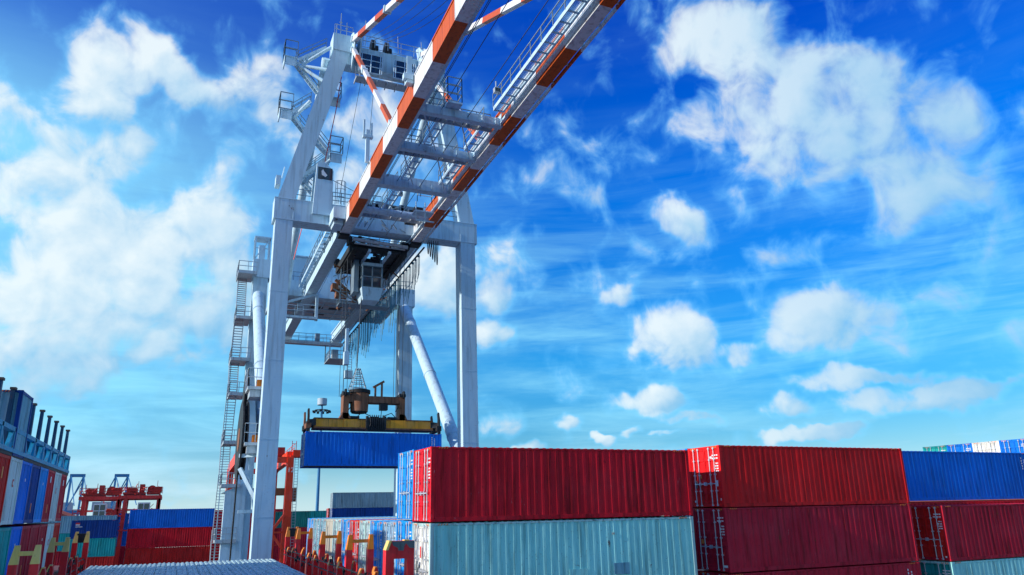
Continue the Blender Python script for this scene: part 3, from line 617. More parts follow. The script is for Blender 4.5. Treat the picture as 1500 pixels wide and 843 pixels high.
# ================================================================ THE BIG GANTRY CRANE
cr_ = thing('gantry_crane', 'tall white ship to shore gantry crane with orange and white striped boom', 'crane', (15.05, 63, -5.5))
P_ = lambda n, mb, m, par=cr_, **k: part(n, mb, m, par, **k)
YW, YL_ = 63.0, 85.0
def boxleg(x0, x1, y0, y1, z0, z1):
    return MB().box(x0, x1, y0, y1, z0, z1)
for x0 in (5.68, 22.92):
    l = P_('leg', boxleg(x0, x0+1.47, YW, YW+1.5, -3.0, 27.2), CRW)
    s = MB()
    for z in (2, 8, 14.5, 20.5): s.box(x0-.012, x0+1.482, YW-.012, YW+1.512, z, z+.045)
    part('weld_seam', s, CRW, l)
    x = x0+1.47 if x0 > 10 else x0+.0
    br = MB()
    for z in (6.5, 9.8, 13, 17, 20.6, 23.4, 25): br.box(x-.02, x+.22, YW+.5, YW+.75, z, z+.22)
    part('bracket', br, CRW, l)
for x0, zt in ((5.72, 31.3), (22.92, 29.4)):
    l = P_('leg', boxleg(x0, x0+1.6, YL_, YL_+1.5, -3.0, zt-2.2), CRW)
    part('leg_head', MB().box(x0-.15, x0+1.85, YL_-.15, YL_+1.7, zt-2.2, zt), CRW, l)
P_('lift_cage', MB().box(5.6, 5.75, 85, 85.15, 31.3, 34).box(7.2, 7.35, 85, 85.15, 31.3, 34).box(5.6, 5.75, 86.4, 86.55, 31.3, 34).box(7.2, 7.35, 86.4, 86.55, 31.3, 34).box(5.55, 7.4, 84.95, 86.6, 34, 34.15).bar((5.7, 85.05, 31.4), (7.3, 85.05, 33.9), .1).box(6.1, 6.8, 85.3, 86.2, 31.3, 33.2).bar((5.7, 85.05, 32.7), (7.3, 85.05, 32.7), .08), CRW)
# sill beams and bogies
for x0 in (5.6, 22.85):
    P_('sill_beam', MB().box(x0, x0+1.6, YW-1, YL_+2.5, -3.9, -2.98), CRW)
    for y in (YW+.75, YL_+.75):
        w = P_('bogie', MB().box(x0+.2, x0+1.4, y-4, y+4, -4.9, -3.92), RTGD)
        for k in range(6): part('wheel', MB().disc((x0+.8, y-3.4+k*1.36, -5.05), 0, .45, .3, 16), DARK, w)
# portal beams
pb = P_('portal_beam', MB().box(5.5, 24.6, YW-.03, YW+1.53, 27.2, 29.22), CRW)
s = MB(); s.box(5.48, 24.62, YW-.06, YW+1.56, 29.19, 29.25).box(5.48, 24.62, YW-.05, YW+1.55, 27.18, 27.24)
for x in (7.15, 22.92): s.box(x-.04, x+.04, YW-.055, YW-.02, 27.2, 28.0)
part('flange', s, CRW, pb)
P_('portal_beam', MB().box(7.6, 22.9, YL_+.02, YL_+1.45, 27.3, 29.2), CRW, label='rear portal beam under the machinery house')
# lower portal beam (between left legs, near the ground)
for x in (6.4, 23.6):
    P_('diagonal_brace', MB().tube([(x, YL_+.3, 27.0), (x, YW+1.6, 6.2)], .62, 20), CRW)
br = MB()
for x in (6.4, 23.6):
    for k in (.12, .5, .86):
        p = Vector((x, YL_+.3, 27.0)).lerp(Vector((x, YW+1.6, 6.2)), k); d = (Vector((x, YW+1.6, 6.2))-Vector((x, YL_+.3, 27.0))).normalized()
        br.tube([p-d*.12, p+d*.12], .67, 20)
P_('brace_collar', br, CRW)
# A-frame legs above the portal
ZA = 46.0
for sx in (1, -1):
    c = 15.55 if False else None
    if sx == 1: xo, xi, to, ti = 5.75, 7.2, 10.02, 11.62
    else: xo, xi, to, ti = 24.35, 22.9, 21.35, 19.85
    ya, yb = YW, YW+1.5
    if sx == -1: ya, yb = YW, YW+1.5
    q = [(xo, ya), (xi, ya), (xi, yb), (xo, yb)]; tq = [(to, ya+.2), (ti, ya+.2), (ti, yb+.2), (to, yb+.2)]
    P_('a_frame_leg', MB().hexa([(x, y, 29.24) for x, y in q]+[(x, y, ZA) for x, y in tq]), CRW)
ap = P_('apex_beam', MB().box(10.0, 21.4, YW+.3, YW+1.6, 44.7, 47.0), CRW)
part('apex_head', MB().box(9.9, 11.8, YW+.1, YW+1.9, 46.0, 47.9), CRW, ap); part('apex_head', MB().box(19.7, 21.5, YW+.1, YW+1.9, 46.0, 47.6), CRW, ap)
for x in (12.1, 18.9):
    part('gusset_plate', MB().prism([(YW-1.0, 45.6), (YW+.3, 44.0), (YW+.32, 47.0), (YW+.9, 48.6), (YW-.2, 48.2), (YW-1.4, 46.9)], 0, x-.35, x-.2).prism([(YW-1.0, 45.6), (YW+.3, 44.0), (YW+.32, 47.0), (YW+.9, 48.6), (YW-.2, 48.2), (YW-1.4, 46.9)], 0, x+.2, x+.35), CRW, ap)
s = MB()
for x in (13.9, 15.3): s.disc((x, YW+.7, 47.6), 0, .75, .35); s.disc((x+.5, YW+1.1, 47.5), 0, .6, .2)
part('rope_sheave', s, DARK, ap)
r = MB()
railing(r, [(10.0, YW+.2, 47.9), (11.8, YW+.2, 47.9)]); railing(r, [(12.6, YW-.1, 47.0), (19.4, YW-.1, 47.0)], 1.2); railing(r, [(12.6, YW+1.7, 47.0), (19.4, YW+1.7, 47.0)], 1.2, mid=2)
for x in (12.8, 16.4, 18.9): r.bar((x, YW-.1, 47), (x, YW+.2, 49.2), .06)
railing(r, [(12.0, YW-.9, 42.6), (18.0, YW-.9, 42.6)], 1.1, 1.2); 
part('railing', r, GALV, ap)
m = MB()
m.box(12.0, 18.2, YW-1.3, YW-.2, 42.48, 42.58)
for k in range(7): m.box(12.0+k, 12.08+k, YW-1.35, YW-.1, 42.3, 42.5)
m.bar((12.5, YW-.8, 42.6), (12.5, YW+.3, 44.8), .09); m.bar((17.8, YW-.8, 42.6), (17.8, YW+.3, 44.8), .09)
part('service_gangway', m, GALV, ap)
# two barred floodlight trays seen as dark blue panes
for x0 in (12.5, 15.9):
    fr = MB(); z0, z1 = 43.0, 45.8; ya, yb = YW-1.5, YW-.5
    def pt(u, v): return (x0+u*2.2-.5*(1-v)*.6, ya+(yb-ya)*v, z0+(z1-z0)*v)
    for u in (0, .08, .5, .92, 1.0): fr.bar(pt(u, 0), pt(u, 1), .09)
    for v in (0, .33, .66, 1): fr.bar(pt(0, v), pt(1, v), .09)
    tr = part('window_frame', fr, CRW, ap)
    part('pane', MB().add([pt(0, 0), pt(1, 0), pt(1, 1), pt(0, 1)], [(0, 1, 2, 3)]), GLASS, tr)
for x, h in ((10.3, 1.8), (10.7, 3.2), (11.3, 2.2), (13.2, 3.0)): P_('antenna', MB().bar((x, YW+.9, 47.8), (x, YW+.9, 47.8+h), .07).box(x-.12, x+.12, YW+.85, YW+.95, 47.9+h*.6, 48.0+h*.6), GALV)
# backstays
for xa, xb in ((9.5, 9.3), (20.7, 20.3)):
    P_('backstay', MB().tube([(xa, YW+1.4, 45.6), (xb, YL_+1, 26.5)], .42, 18), CRW)
# forestays, striped: local X runs along the stay
def stay(name, p, q, w):
    p, q = Vector(p), Vector(q); L = (q-p).length; d = (q-p).normalized()
    m = MB().box(0, L, -w/2, w/2, -w*.55, w*.55); me = m.mesh(name); me.materials.append(STW)
    o = bpy.data.objects.new(name, me); COL.objects.link(o); o.parent = cr_
    yv = Vector((0, 0, 1)).cross(d).normalized(); zv = d.cross(yv)
    M = Matrix((d, yv, zv)).transposed().to_4x4(); M.translation = p-OFF[cr_.name]; o.matrix_local = M
    OFF[o.name] = Vector((0, 0, 0))
    k = MB()
    for u in (.0, L*.35, L-.2): k.box(u-.15, u+.25, -w*.75, w*.75, -w*.7, w*.7)
    part('stay_joint', k, DARK if False else CRW, o); return o
for x in (11.8, 18.75):
    stay('outer_forestay', (x, YW-.6, 47.0), (x, 24.0, 28.25), .42)
    stay('inner_forestay', (x-.02, YW-.5, 46.0), (x-.02, 46.6, 28.6), .34)
# boom and bridge girders
GX = ((11.40, 12.18), (18.18, 18.98))
HY = 63.6
for i, (x0, x1) in enumerate(GX):
    m = MB().box(x0, x1, 9.0, HY, 26.7, 28.15)
    me = m.mesh('boom_girder', (x0, 31.9-.06, 26.7)); me.materials.append(ORW)
    o = bpy.data.objects.new('boom_girder', me); COL.objects.link(o); o.parent = cr_; o.location = Vector((x0, 31.9-.06, 26.7))-OFF[cr_.name]; OFF[o.name] = Vector((x0, 31.84, 26.7))
    fl = MB().box(x0-.05, x0-.002, 9.0, HY, 28.09, 28.19).box(x1+.002, x1+.05, 9.0, HY, 28.09, 28.19)
    me = fl.mesh('flange', OFF[o.name]); me.materials.append(ORW); f_ = bpy.data.objects.new('flange', me); COL.objects.link(f_); f_.parent = o
    b = P_('bridge_girder', MB().box(x0-.02, x1+.02, HY+.25, 104, 26.72, 28.2), CRW)
    part('flange', MB().box(x0-.16, x0-.02, HY+.3, 104, 28.1, 28.24).box(x0-.12, x0-.02, HY+.3, 104, 26.74, 26.84), CRW, b)
    part('hinge', MB().box(x0-.1, x0-.01, HY-.6, HY+.9, 26.9, 27.9).box(x1+.01, x1+.1, HY-.6, HY+.9, 26.9, 27.9).box(x0-.06, x1+.06, HY-.35, HY+.6, 26.45, 26.69), DARK, b)
# trolley rails on the inner sides
P_('trolley_rail', MB().box(12.2, 12.4, 9, 104, 26.74, 26.88).box(12.26, 12.34, 9, 104, 26.88, 27.02), CRW)
P_('trolley_rail', MB().box(17.94, 18.16, 9, 104, 26.9, 27.04).box(18.0, 18.1, 9, 104, 27.04, 27.16), CRW)
# cable rail outside the right girder
fr = MB().box(19.20, 19.32, 9.0, 63.2, 26.72, 26.95)
me = fr.mesh('cable_rail', (19.1, 31.84, 26.7)); me.materials.append(ORW); o = bpy.data.objects.new('cable_rail', me); COL.objects.link(o); o.parent = cr_; o.location = Vector((19.1, 31.84, 26.7))-OFF[cr_.name]
b = MB()
for k in range(28): b.box(18.98, 19.2, 10+k*1.95, 10.08+k*1.95, 26.8, 26.95)
b.box(19.14, 19.26, 63.3, 104, 26.70, 26.9)
for k in range(20): b.box(19.0, 19.14, 64.5+k*2, 64.58+k*2, 26.8, 26.95)
P_('rail_bracket', b, CRW)
# walkway along the right boom girder, in bays
def walkway(x0, x1, y0, y1, z, rail_sides=(0,), m2=None):
    d = MB(); nb = int((x1-x0-.1)/.085)
    for i in range(nb+1): xx = x0+.05+(x1-x0-.1)*i/nb; d.box(xx-.011, xx+.011, y0, y1, z, z+.04)
    w = P_('walkway', d, CRW)
    k = MB().box(x0, x0+.045, y0, y1, z-.12, z+.16).box(x1-.045, x1, y0, y1, z-.12, z+.16)
    n = int((y1-y0)/.95)
    for i in range(n+1): yy = y0+(y1-y0)*i/n; k.box(x0+.045, x1-.045, yy-.035, yy+.035, z-.1, z-.005)
    part('walkway_frame', k, CRW, w)
    r = MB()
    for sd_ in rail_sides: railing(r, [((x0, x1)[sd_], y0, z+.1), ((x0, x1)[sd_], y1, z+.1)], 1.05, 1.5)
    if rail_sides: part('railing', r, RAIL, w)
walkway(17.08, 17.86, 10, 40.2, 27.3); walkway(17.08, 17.86, 41.9, 46.0, 27.3); walkway(17.08, 17.8, 47.4, 52, 27.3)
walkway(14.0, 14.62, 41.6, 46.2, 27.3, (0, 1)); walkway(14.0, 14.62, 46.9, 52.2, 27.3, (0,)); walkway(14.0, 14.62, 53.2, 58.2, 27.3, (0, 1))
walkway(10.75, 11.3, 64.6, 84.5, 28.3, (0,)); walkway(19.1, 19.7, 66, 84, 28.3, (1,))
# cross beams between the girders
def crossb(y, z0, z1, w, rail=True, rnd=False, plat=1.0):
    m = MB()
    if rnd: m.tube([(12.18, y, (z0+z1)/2), (18.18, y, (z0+z1)/2)], (z1-z0)/2, 16)
    else: m.box(12.17, 18.19, y, y+w, z0, z1)
    c = P_('cross_beam', m, CRW)
    k = MB()
    for x in (12.2, 17.98): k.prism([(y-.1, z0-.02), (y+w+.1, z0-.02), (y+w+.3, z1+.3), (y-.3, z1+.3)], 0, x, x+.03)
    part('end_plate', k, CRW, c)
    if rail:
        k = MB()
        for i in range(11): yy = y+w+.08+i*(plat-.12)/10; k.box(12.4, 18.0, yy-.012, yy+.012, z1-.05, z1)

        for i in range(7): k.box(12.4+i*.9, 12.47+i*.9, y+w, y+w+plat, z1-.2, z1-.05)
        k.box(12.4, 18.0, y+w+plat, y+w+plat+.08, z1-.3, z1)
        part('gangway', k, GALV, c)
        r = MB(); railing(r, [(12.5, y+w+plat, z1), (17.9, y+w+plat, z1)], 1.1, 1.1); railing(r, [(12.5, y, z1), (13.9, y, z1)], 1.1, .7)
        part('railing', r, RAIL, c)
crossb(41.2, 26.75, 27.35, .45); crossb(46.4, 26.75, 27.35, .45); crossb(52.4, 26.7, 27.65, .7, rail=False); crossb(58.3, 26.75, 27.35, .5, rnd=True); crossb(25.5, 26.75, 27.35, .45); crossb(17, 26.75, 27.35, .45)
for y in (41.65, 46.85):
    for x in (12.6, 15.2): P_('bracing_rod', MB().tube([(x, y-.1, 26.95), (x+2.4, y+(4.7 if y < 45 else 5.4), 27.0)], .05, 5), CRW)
for y, z in ((41.9, 27.45), (47.1, 27.45), (53.3, 27.75), (59.2, 27.5)): P_('service_pipe', MB().tube([(12.2, y, z), (18.1, y, z)], .07, 6), RAIL)
for y in (41.15, 46.35, 52.35):
    for k in range(6): x = 12.7+k*.98; P_('stiffener', MB().box(x, x+.04, y-.06, y+.04, 26.78, 27.3), CRW)
# little basket at first crossbeam, lamp on the boom walkway
r = MB(); railing(r, [(14.0, 40.6, 27.5), (15.0, 40.6, 27.5), (15.0, 41.4, 27.5), (14.0, 41.4, 27.5), (14.0, 40.6, 27.5)], 1.9, .9, mid=2)
P_('basket_railing', r, RAIL); P_('basket_floor', MB().box(14.0, 15.0, 40.5, 41.5, 27.36, 27.5), CRW)
def lamp(x, y, z, arm=.9):
    l = P_('floodlight', MB().bar((x, y, z), (x, y, z+arm), .07).box(x-.22, x+.22, y-.3, y, z-.1, z+.25), GALV)
    part('lamp_glass', MB().box(x-.18, x+.18, y-.32, y-.302, z-.06, z+.2), GLASS, l)
lamp(16.9, 39.2, 27.9); lamp(16.5, 27.9, 28.7); lamp(15.2, 57, 28.2); lamp(17.3, 50.8, 27.5)
# ladder cage frame on the far right of the cross beam at 52
r = MB(); railing(r, [(16.6, 55.4, 27.6), (17.9, 55.4, 27.6), (17.9, 56.4, 27.6), (16.6, 56.4, 27.6), (16.6, 55.4, 27.6)], 1.2, 1.2)
r.box(16.3, 18.0, 56, 57, 26.5, 26.62).bar((16.4, 56.1, 25.7), (18.0, 56.1, 25.7), .1).bar((16.4, 56.1, 25.7), (16.4, 56.1, 27.4), .08).bar((17.2, 56.1, 25.7), (17.2, 56.1, 27.4), .08)
P_('hinge_basket', r, CRW)
# portal top: lift shaft box with window, railings
sh = P_('lift_shaft', MB().prism([(8.75, 28.0), (10.45, 28.0), (10.45, 32.5), (9.6, 33.3), (8.95, 33.1)], 1, YW-.3, YW+1.9), CRW)
part('window', MB().box(9.05, 10.35, YW-.33, YW-.302, 31.5, 32.7), GLASS, sh)
part('sign', MB().prism([(9.4, 31.9), (9.75, 31.75), (9.9, 31.95), (9.6, 32.3), (9.5, 32.5), (9.35, 32.3)], 1, YW-.34, YW-.335), LETT, sh)
r = MB(); railing(r, [(7.3, YW+.1, 29.25), (8.7, YW+.1, 29.25)]); railing(r, [(10.5, YW-.1, 29.25), (12.9, YW-.1, 29.25)], 1.2, .8, mid=2); railing(r, [(19.2, YW+.1, 29.25), (22.6, YW+.1, 29.25)]); railing(r, [(12.2, YW+1.4, 29.25), (19, YW+1.4, 29.25)], 1.2, 1)
for k in range(5): a = k*math.pi/4; r.bar((11.2+.45*math.cos(a), YW-.1-.2*math.sin(a), 29.3), (11.2+.45*math.cos(a), YW-.1-.2*math.sin(a), 31.6), .05)
for z in (30, 30.8, 31.6): r.tube([(11.2+.45*math.cos(a), YW-.1-.3*math.sin(a), z) for a in [i*math.pi/4 for i in range(5)]], .03, 4)
P_('railing', r, RAIL)
P_('outrigger_platform', MB().box(10.4, 11.38, YW-2.2, YW+.0, 27.3, 27.5).box(10.3, 11.35, YW-2.3, YW-2.1, 27.0, 28.1).box(10.3, 10.45, YW-2.2, YW-.04, 27.0, 28.1).prism([(10.5, 26.7), (11.3, 26.7), (11.3, 27.3), (10.4, 27.3)], 1, YW-1.6, YW-.1), CRW)
lc = MB()
for (x, h) in ((13.2, 1.6), (13.75, 2.4), (14.1, 1.4)): lc.bar((x, YW+.6, 29.25), (x, YW+.6, 29.25+h), .09); lc.box(x-.15, x+.15, YW+.3, YW+.8, 29.3, 29.9)
lc.box(12.4, 13.0, YW+.2, YW+1.2, 29.25, 30.0).disc((13.6, YW+.8, 29.7), 0, .4, .5)
lc.box(16.8, 18.3, YW+.1, YW+1.2, 29.25, 30.2).disc((15.3, YW+.8, 29.6), 0, .45, .4)
P_('portal_winch', lc, RAIL)
P_('boom_latch', MB().bar((11.2, 52, 28.15), (11.2, 52, 31.0), .3).bar((10.9, 52, 30.4), (10.9, 52, 31.9), .14).bar((11.5, 52, 30.4), (11.5, 52, 31.7), .14).box(10.8, 11.6, 51.8, 52.2, 30.3, 30.5), CRW)
P_('boom_latch', MB().box(10.9, 11.36, 39.6, 40.1, 27.6, 28.4).bar((11.1, 39.7, 28.2), (11.1, 39.7, 29.6), .35, .08).bar((10.7, 39.7, 28.0), (11.3, 39.7, 28.0), .4), CRW)
# hanging cable loops under the right portal beam
lo = MB()
for i in range(5):
    x = 19.7+i*.22; lo.tube([(x, YW-.1+.5*t_, 26.9-(1.3+.25*i)*math.sin(math.pi*t_)) for t_ in [j/8 for j in range(9)]], .045, 5)
P_('cable_bundle', lo, CABLE)
# machinery house and its deck
hs = P_('machinery_house', MB().box(8.2, 18.9, 86.6, 93.6, 27.72, 32.7), FARG if False else CRW)
part('roof', MB().box(8.0, 19.1, 86.4, 93.8, 32.72, 32.86), CRW, hs)
ud = MB(); ud.box(8.0, 22.85, 86.52, 93.9, 27.3, 27.68)
part('underside_deck', ud, GALV, hs)
v = MB()
for (x0, x1, y0, y1) in ((12.9, 14.3, 88.5, 89.4), (15.0, 16.4, 88.5, 89.4), (13.6, 14.9, 91.2, 92.0)): v.box(x0, x1, y0, y1, 27.26, 27.29)
part('vent', v, BLK, hs)
v = MB()
for k in range(8): v.box(8.0+k*2, 8.1+k*2, 86.6, 93.8, 27.16, 27.3)
for k in range(4): v.box(8.0, 22.8, 87.5+k*1.8, 87.58+k*1.8, 27.2, 27.3)
part('deck_stiffener', v, CRW, hs)
r = MB(); railing(r, [(8.1, 85.2, 29.2), (11.2, 85.2, 29.2)], 1.1, 1); railing(r, [(19.3, 85.2, 29.2), (24.5, 85.2, 29.4)], 1.1, .9); railing(r, [(24.5, 85.2, 29.4), (24.5, 93, 29.4)]); 
P_('railing', r, RAIL)
# rear end of the bridge
rb = P_('rear_cross_beam', MB().box(11.2, 19.2, 103.4, 104.1, 26.3, 26.75), CRW)
part('gangway', MB().box(11.0, 19.4, 101.8, 103.3, 26.1, 26.2).box(11.0, 19.4, 101.6, 101.78, 25.9, 26.3), GALV, rb)
r = MB(); railing(r, [(12.4, 101.7, 26.2), (18, 101.7, 26.2)], 1.2, .9); railing(r, [(12.4, 103.3, 26.2), (18, 103.3, 26.2)], 1.2, 1.2); r.box(15.6, 16.2, 102, 102.6, 26.2, 27.6)
part('railing', r, RAIL, rb)
rc = MB(); x0, x1, ya, yb, za, zb = 17.2, 19.7, 99.5, 103, 23.6, 26.2
for x in (x0, x1):
    for y in (ya, yb): rc.bar((x, y, za), (x, y, zb), .12)
rc.box(x0-.1, x1+.1, ya-.1, yb+.1, za-.1, za); railing(rc, [(x0, ya, za), (x1, ya, za), (x1, yb, za)], 1.1, .6, .035); railing(rc, [(x0, ya, za), (x0, yb, za)], 1.1, .6, .035)
rc.box(x0+.4, x0+1.2, ya+.3, ya+1.4, za, za+1.3)
P_('service_cage', rc, GALV)
rc = MB()
for x in (18.9, 19.5): rc.bar((x, 96, 21.2), (x, 96, 26.6), .08)
for k in range(16): rc.bar((18.9, 96, 21.4+k*.33), (19.5, 96, 21.4+k*.33), .05)
rc.box(18.6, 19.6, 95.6, 96.4, 20.2, 21.2)
P_('hanging_ladder', rc, CRW)
r = MB(); railing(r, [(10.4, 82, 24.3), (12.4, 82, 24.3)]); r.bar((8.0, 80, 24.5), (12.6, 82, 26.8), .25); r.bar((12.5, 82, 23.6), (12.5, 82, 27), .3); r.box(7.4, 12.6, 81.6, 82.2, 23.7, 23.95)
railing(r, [(7.4, 81.6, 24), (11, 81.6, 24)], 1.1, .9)
P_('side_gallery', r, CRW)
# festoon cables under the right girder
ft = MB(); rr = random.Random(31)   # small pipes, clamps, junction boxes along the girders
for k in range(70):
    y = rr.uniform(64, 103); x = rr.choice((11.1, 11.2, 12.3, 19.1, 19.2)); z = rr.uniform(27.6, 28.5); ft.box(x, x+rr.uniform(.08, .25), y, y+rr.uniform(.1, .6), z, z+rr.uniform(.1, .45))
for k in range(60):
    y = rr.uniform(10, 62); x = rr.choice((11.42, 12.1, 18.2, 18.9)); ft.box(x, x+.08, y, y+rr.uniform(.08, .3), 28.2, 28.2+rr.uniform(.05, .3))
for k in range(40):
    x = rr.uniform(12.6, 17.8); z = rr.uniform(27.3, 29.9); y = rr.uniform(61.5, 64.9); ft.bar((x, y, z), (x+rr.uniform(-.6, .6), y+rr.uniform(-.3, .3), z+rr.uniform(-.5, .8)), rr.uniform(.05, .12))
for k in range(24):
    x = rr.uniform(12.6, 17.8); z = rr.uniform(29.2, 29.6); ft.box(x, x+rr.uniform(.2, .7), 62.8, 63.6, z-.1, z+rr.uniform(.2, .8))
P_('girder_fittings', ft, RAIL, kind='stuff')
P_('hinge_block', MB().box(16.9, 17.9, 60.2, 61.6, 27.6, 28.5).box(17.3, 18.1, 59.6, 60.4, 27.9, 28.6), DARK)
rr = random.Random(21); fl_ = P_('festoon_track', MB().box(19.5, 19.62, 64, 103, 26.5, 26.62), DARK)
for k in range(34):
    y = 66.0+k*1.05; dip = rr.uniform(2.8, 5.2)*(.8 if k < 7 else 1)*(1 if k < 28 else .6); x = 19.56+rr.uniform(-.1, .1)
    lo = MB()
    for j in range(3):
        dd = dip*(1-.13*j); w = 1.05-.2*j
        lo.tube([(x+.06*j, y+w*(.5-.5*math.cos(math.pi*t_)), 26.4-dd*math.sin(math.pi*t_)**.62) for t_ in [i/12 for i in range(13)]], .019, 4, caps=False)
    lo.box(x-.1, x+.1, y-.08, y+.08, 26.3, 26.5)
    part('festoon_cable', lo, FESTC, fl_)
# stair tower on the left rear leg
ZL = [29.3, 24.0, 19.3, 15.5, 10.4, 6.0, .6, -3.0]
stt = P_('stair_tower', MB().box(4.2, 4.3, 87.2, 87.3, -3, 29.3), CRW)
for k, z in enumerate(ZL[:-1]):
    xo = 4.0 if k % 2 == 0 else 4.15
    l = part('landing', MB().box(xo+.06, 6.0, 83.72, 85.0, z-.12, z-.04).box(xo+.06, 5.7, 85.0, 87.4, z-.12, z-.04).box(xo, xo+.06, 83.7, 87.4, z-.25, z+.05).box(xo, 6.0, 83.66, 83.72, z-.3, z+.05), GALV, stt)
    part('railing', railing(MB(), [(6.0, 83.7, z), (xo, 83.7, z), (xo, 87.4, z)], 1.15, 1.0, .035), GALV, l)
for k, (za, zb) in enumerate(zip(ZL, ZL[1:])):
    ya_, yb_ = (86.6, 84.6) if k % 2 == 0 else (84.6, 86.6)
    a_s, a_r = MB(), MB(); stair(a_s, a_r, (4.15-.06*k, yb_, zb), (4.15-.06*k, ya_, za), .95, (1, 0, 0), tread=.27)
    part('railing', a_r, GALV, part('stair_flight', a_s, GALV, stt))
# A-frame stair with outrigger landings
def landing(x, y, z, sx=1, leg_x=9.0):
    l = P_('landing', MB().box(x-.6, x+.6, y-.7, y+.7, z-.1, z), CRW)
    part('landing_box', MB().box(x-.55, x+.55, y-.65, y-.6, z-1.0, z-.1).box(x-.6, x-.5, y-.65, y+.65, z-.8, z-.1), CRW, l)
    r = MB(); railing(r, [(x+.6*sx, y-.7, z), (x-.6*sx, y-.7, z), (x-.6*sx, y+.7, z), (x+.6*sx, y+.7, z)], 1.8, 1, .04)
    part('railing', r, RAIL, l); return l
yq = YW+2.3
def flight(a, b):
    sm_, rm_ = MB(), MB(); stair(sm_, rm_, (a[0], yq, a[1]), (b[0], yq, b[1]), .7, (0, 1, 0), tread=.3)
    part('railing', rm_, RAIL, P_('stair_flight', sm_, CRW))
landing(6.2, yq+.3, 45.4); landing(6.1, yq+.3, 39.4); landing(11.0, yq+.3, 35.6, -1); landing(10.6, yq+.3, 41.7, -1)
flight((6.9, 45.4), (9.6, 47.6)); flight((9.0, 42.4), (6.7, 45.2)); flight((6.7, 39.4), (8.4, 41.0)); flight((8.4, 37.2), (6.7, 39.2)); flight((10.4, 35.8), (8.2, 38.4)); flight((7.8, 32.6), (10.5, 35.4)); flight((9.4, 31.0), (7.8, 32.6))
for a, b in (((7.3, yq, 44.9), (9.9, YW+1.2, 46.9)), ((7.3, yq, 44.8), (9.6, YW+1.2, 44.2)), ((7.1, yq, 44.7), (9.4, YW+1.5, 43.0)), ((6.9, yq, 38.9), (8.2, YW+1.3, 40.4)), ((10.3, yq, 35.2), (8.4, YW+1.3, 36.4)), ((10.4, yq, 34.8), (8.0, YW+1.3, 31.6)), ((10.3, yq, 41.3), (9.8, YW+1.5, 42.6))):
    P_('outrigger_strut', MB().tube([a, b], .17, 10), CRW)
P_('pull_cord', MB().tube([(11.0, YW+1.0, 43.6), (10.6, YW+1.0, 39.6), (9.7, YW+1.2, 33.0)], .04, 4), MARKR)
P_('pull_cord', MB().tube([(8.6, YW+4, 29.0), (7.9, YW+4, 25.0)], .04, 4), MARKR)
P_('wall_bracket', MB().box(5.5, 5.9, YW+.2, YW+1.2, 30.6, 31.5).tube([(6.0, YW+.6, 31.4), (6.2, YW+.6, 32.6)], .05, 5), CRW)
# cable reel and small platforms beside the left front leg
rl_ = P_('cable_reel', MB().disc((4.55, 68.5, 8.6), 0, 3.3, .12, 40).disc((4.95, 68.5, 8.6), 0, 3.3, .12, 40), DARK)
part('reel_hub', MB().disc((4.75, 68.5, 8.6), 0, 1.0, .6, 20), BROWN, rl_)
part('wound_cable', MB().disc((4.75, 68.5, 8.6), 0, 2.9, .3, 36), BLACK, rl_)
r2_ = P_('cable_reel', MB().disc((4.9, 70.5, 13.0), 0, 1.7, .3, 30), DARK)
for (x0, x1, z) in ((4.6, 6.6, 12.6), (4.7, 6.3, 8.0)):
    l = P_('leg_platform', MB().box(x0, x1, 64.6, 67.4, z-.3, z-.05).box(x0+.2, x1, 64.8, 66.6, z-.9, z-.3), GALV)
    r = MB(); railing(r, [(x1, 64.7, z), (x0, 64.7, z), (x0, 67.4, z)], 1.5, .7, .035); part('railing', r, GALV, l)
    part('orange_box', MB().box(5.3, 6.0, 65.0, 65.7, z, z+.6), ORT, l)
P_('leg_truss', MB().bar((4.6, 66, 6.0), (6.4, 65, 2.6), .3).bar((4.5, 66, 7.0), (6.2, 65, 7.0), .3).bar((4.7, 66, 2.6), (6.6, 66, 2.6), .25).bar((5.2, 66, 7), (5.9, 66, 2.6), .18), CRW)
P_('power_cable', MB().tube([(4.6, 67, 12.5), (4.5, 67, 5), (4.45, 67, -3)], .07, 6), BLACK)
P_('lower_leg_box', MB().box(4.6, 6.6, 84.0, 85.2, -3, 5.2).prism([(4.3, 5.2), (6.6, 5.2), (6.8, 6.3)], 1, 84, 85.2), CRW)
# ropes from apex and along the boom
rp = []
for x in (13.3, 13.9, 14.5, 15.0):
    a, b = Vector((x, YW-.1, 47.9)), Vector((x+.2, 20, 30.5))
    P_('boom_rope', MB().tube([a.lerp(b, t_)-Vector((0, 0, 3.2*math.sin(math.pi*t_)*(.6+.12*(x-13)))) for t_ in [i/16 for i in range(17)]], .028, 4), CABLE)
for x, z in ((12.9, 27.45), (12.99, 27.45), (13.75, 27.15), (15.6, 26.95)): P_('trolley_rope', MB().bar((x, 10, z), (x, 63, z), .035), CABLE)
for x, z in ((14.7, 27.9), (16.3, 27.9), (12.8, 27.9)): P_('trolley_rope', MB().bar((x, 66, z), (x+.3, 90, z-.3), .03), CABLE)
for (x, y, z), (a, b, c) in (((12.6, YW-.6, 42.4), (11.0, YW-.2, 29.3)), ((13.9, YW-.6, 42.4), (13.4, YW-.2, 31)), ((8.9, YW+.5, 32.6), (13.8, YW+2, 31.5))): P_('guy_wire', MB().bar((x, y, z), (a, b, c), .035), CABLE)

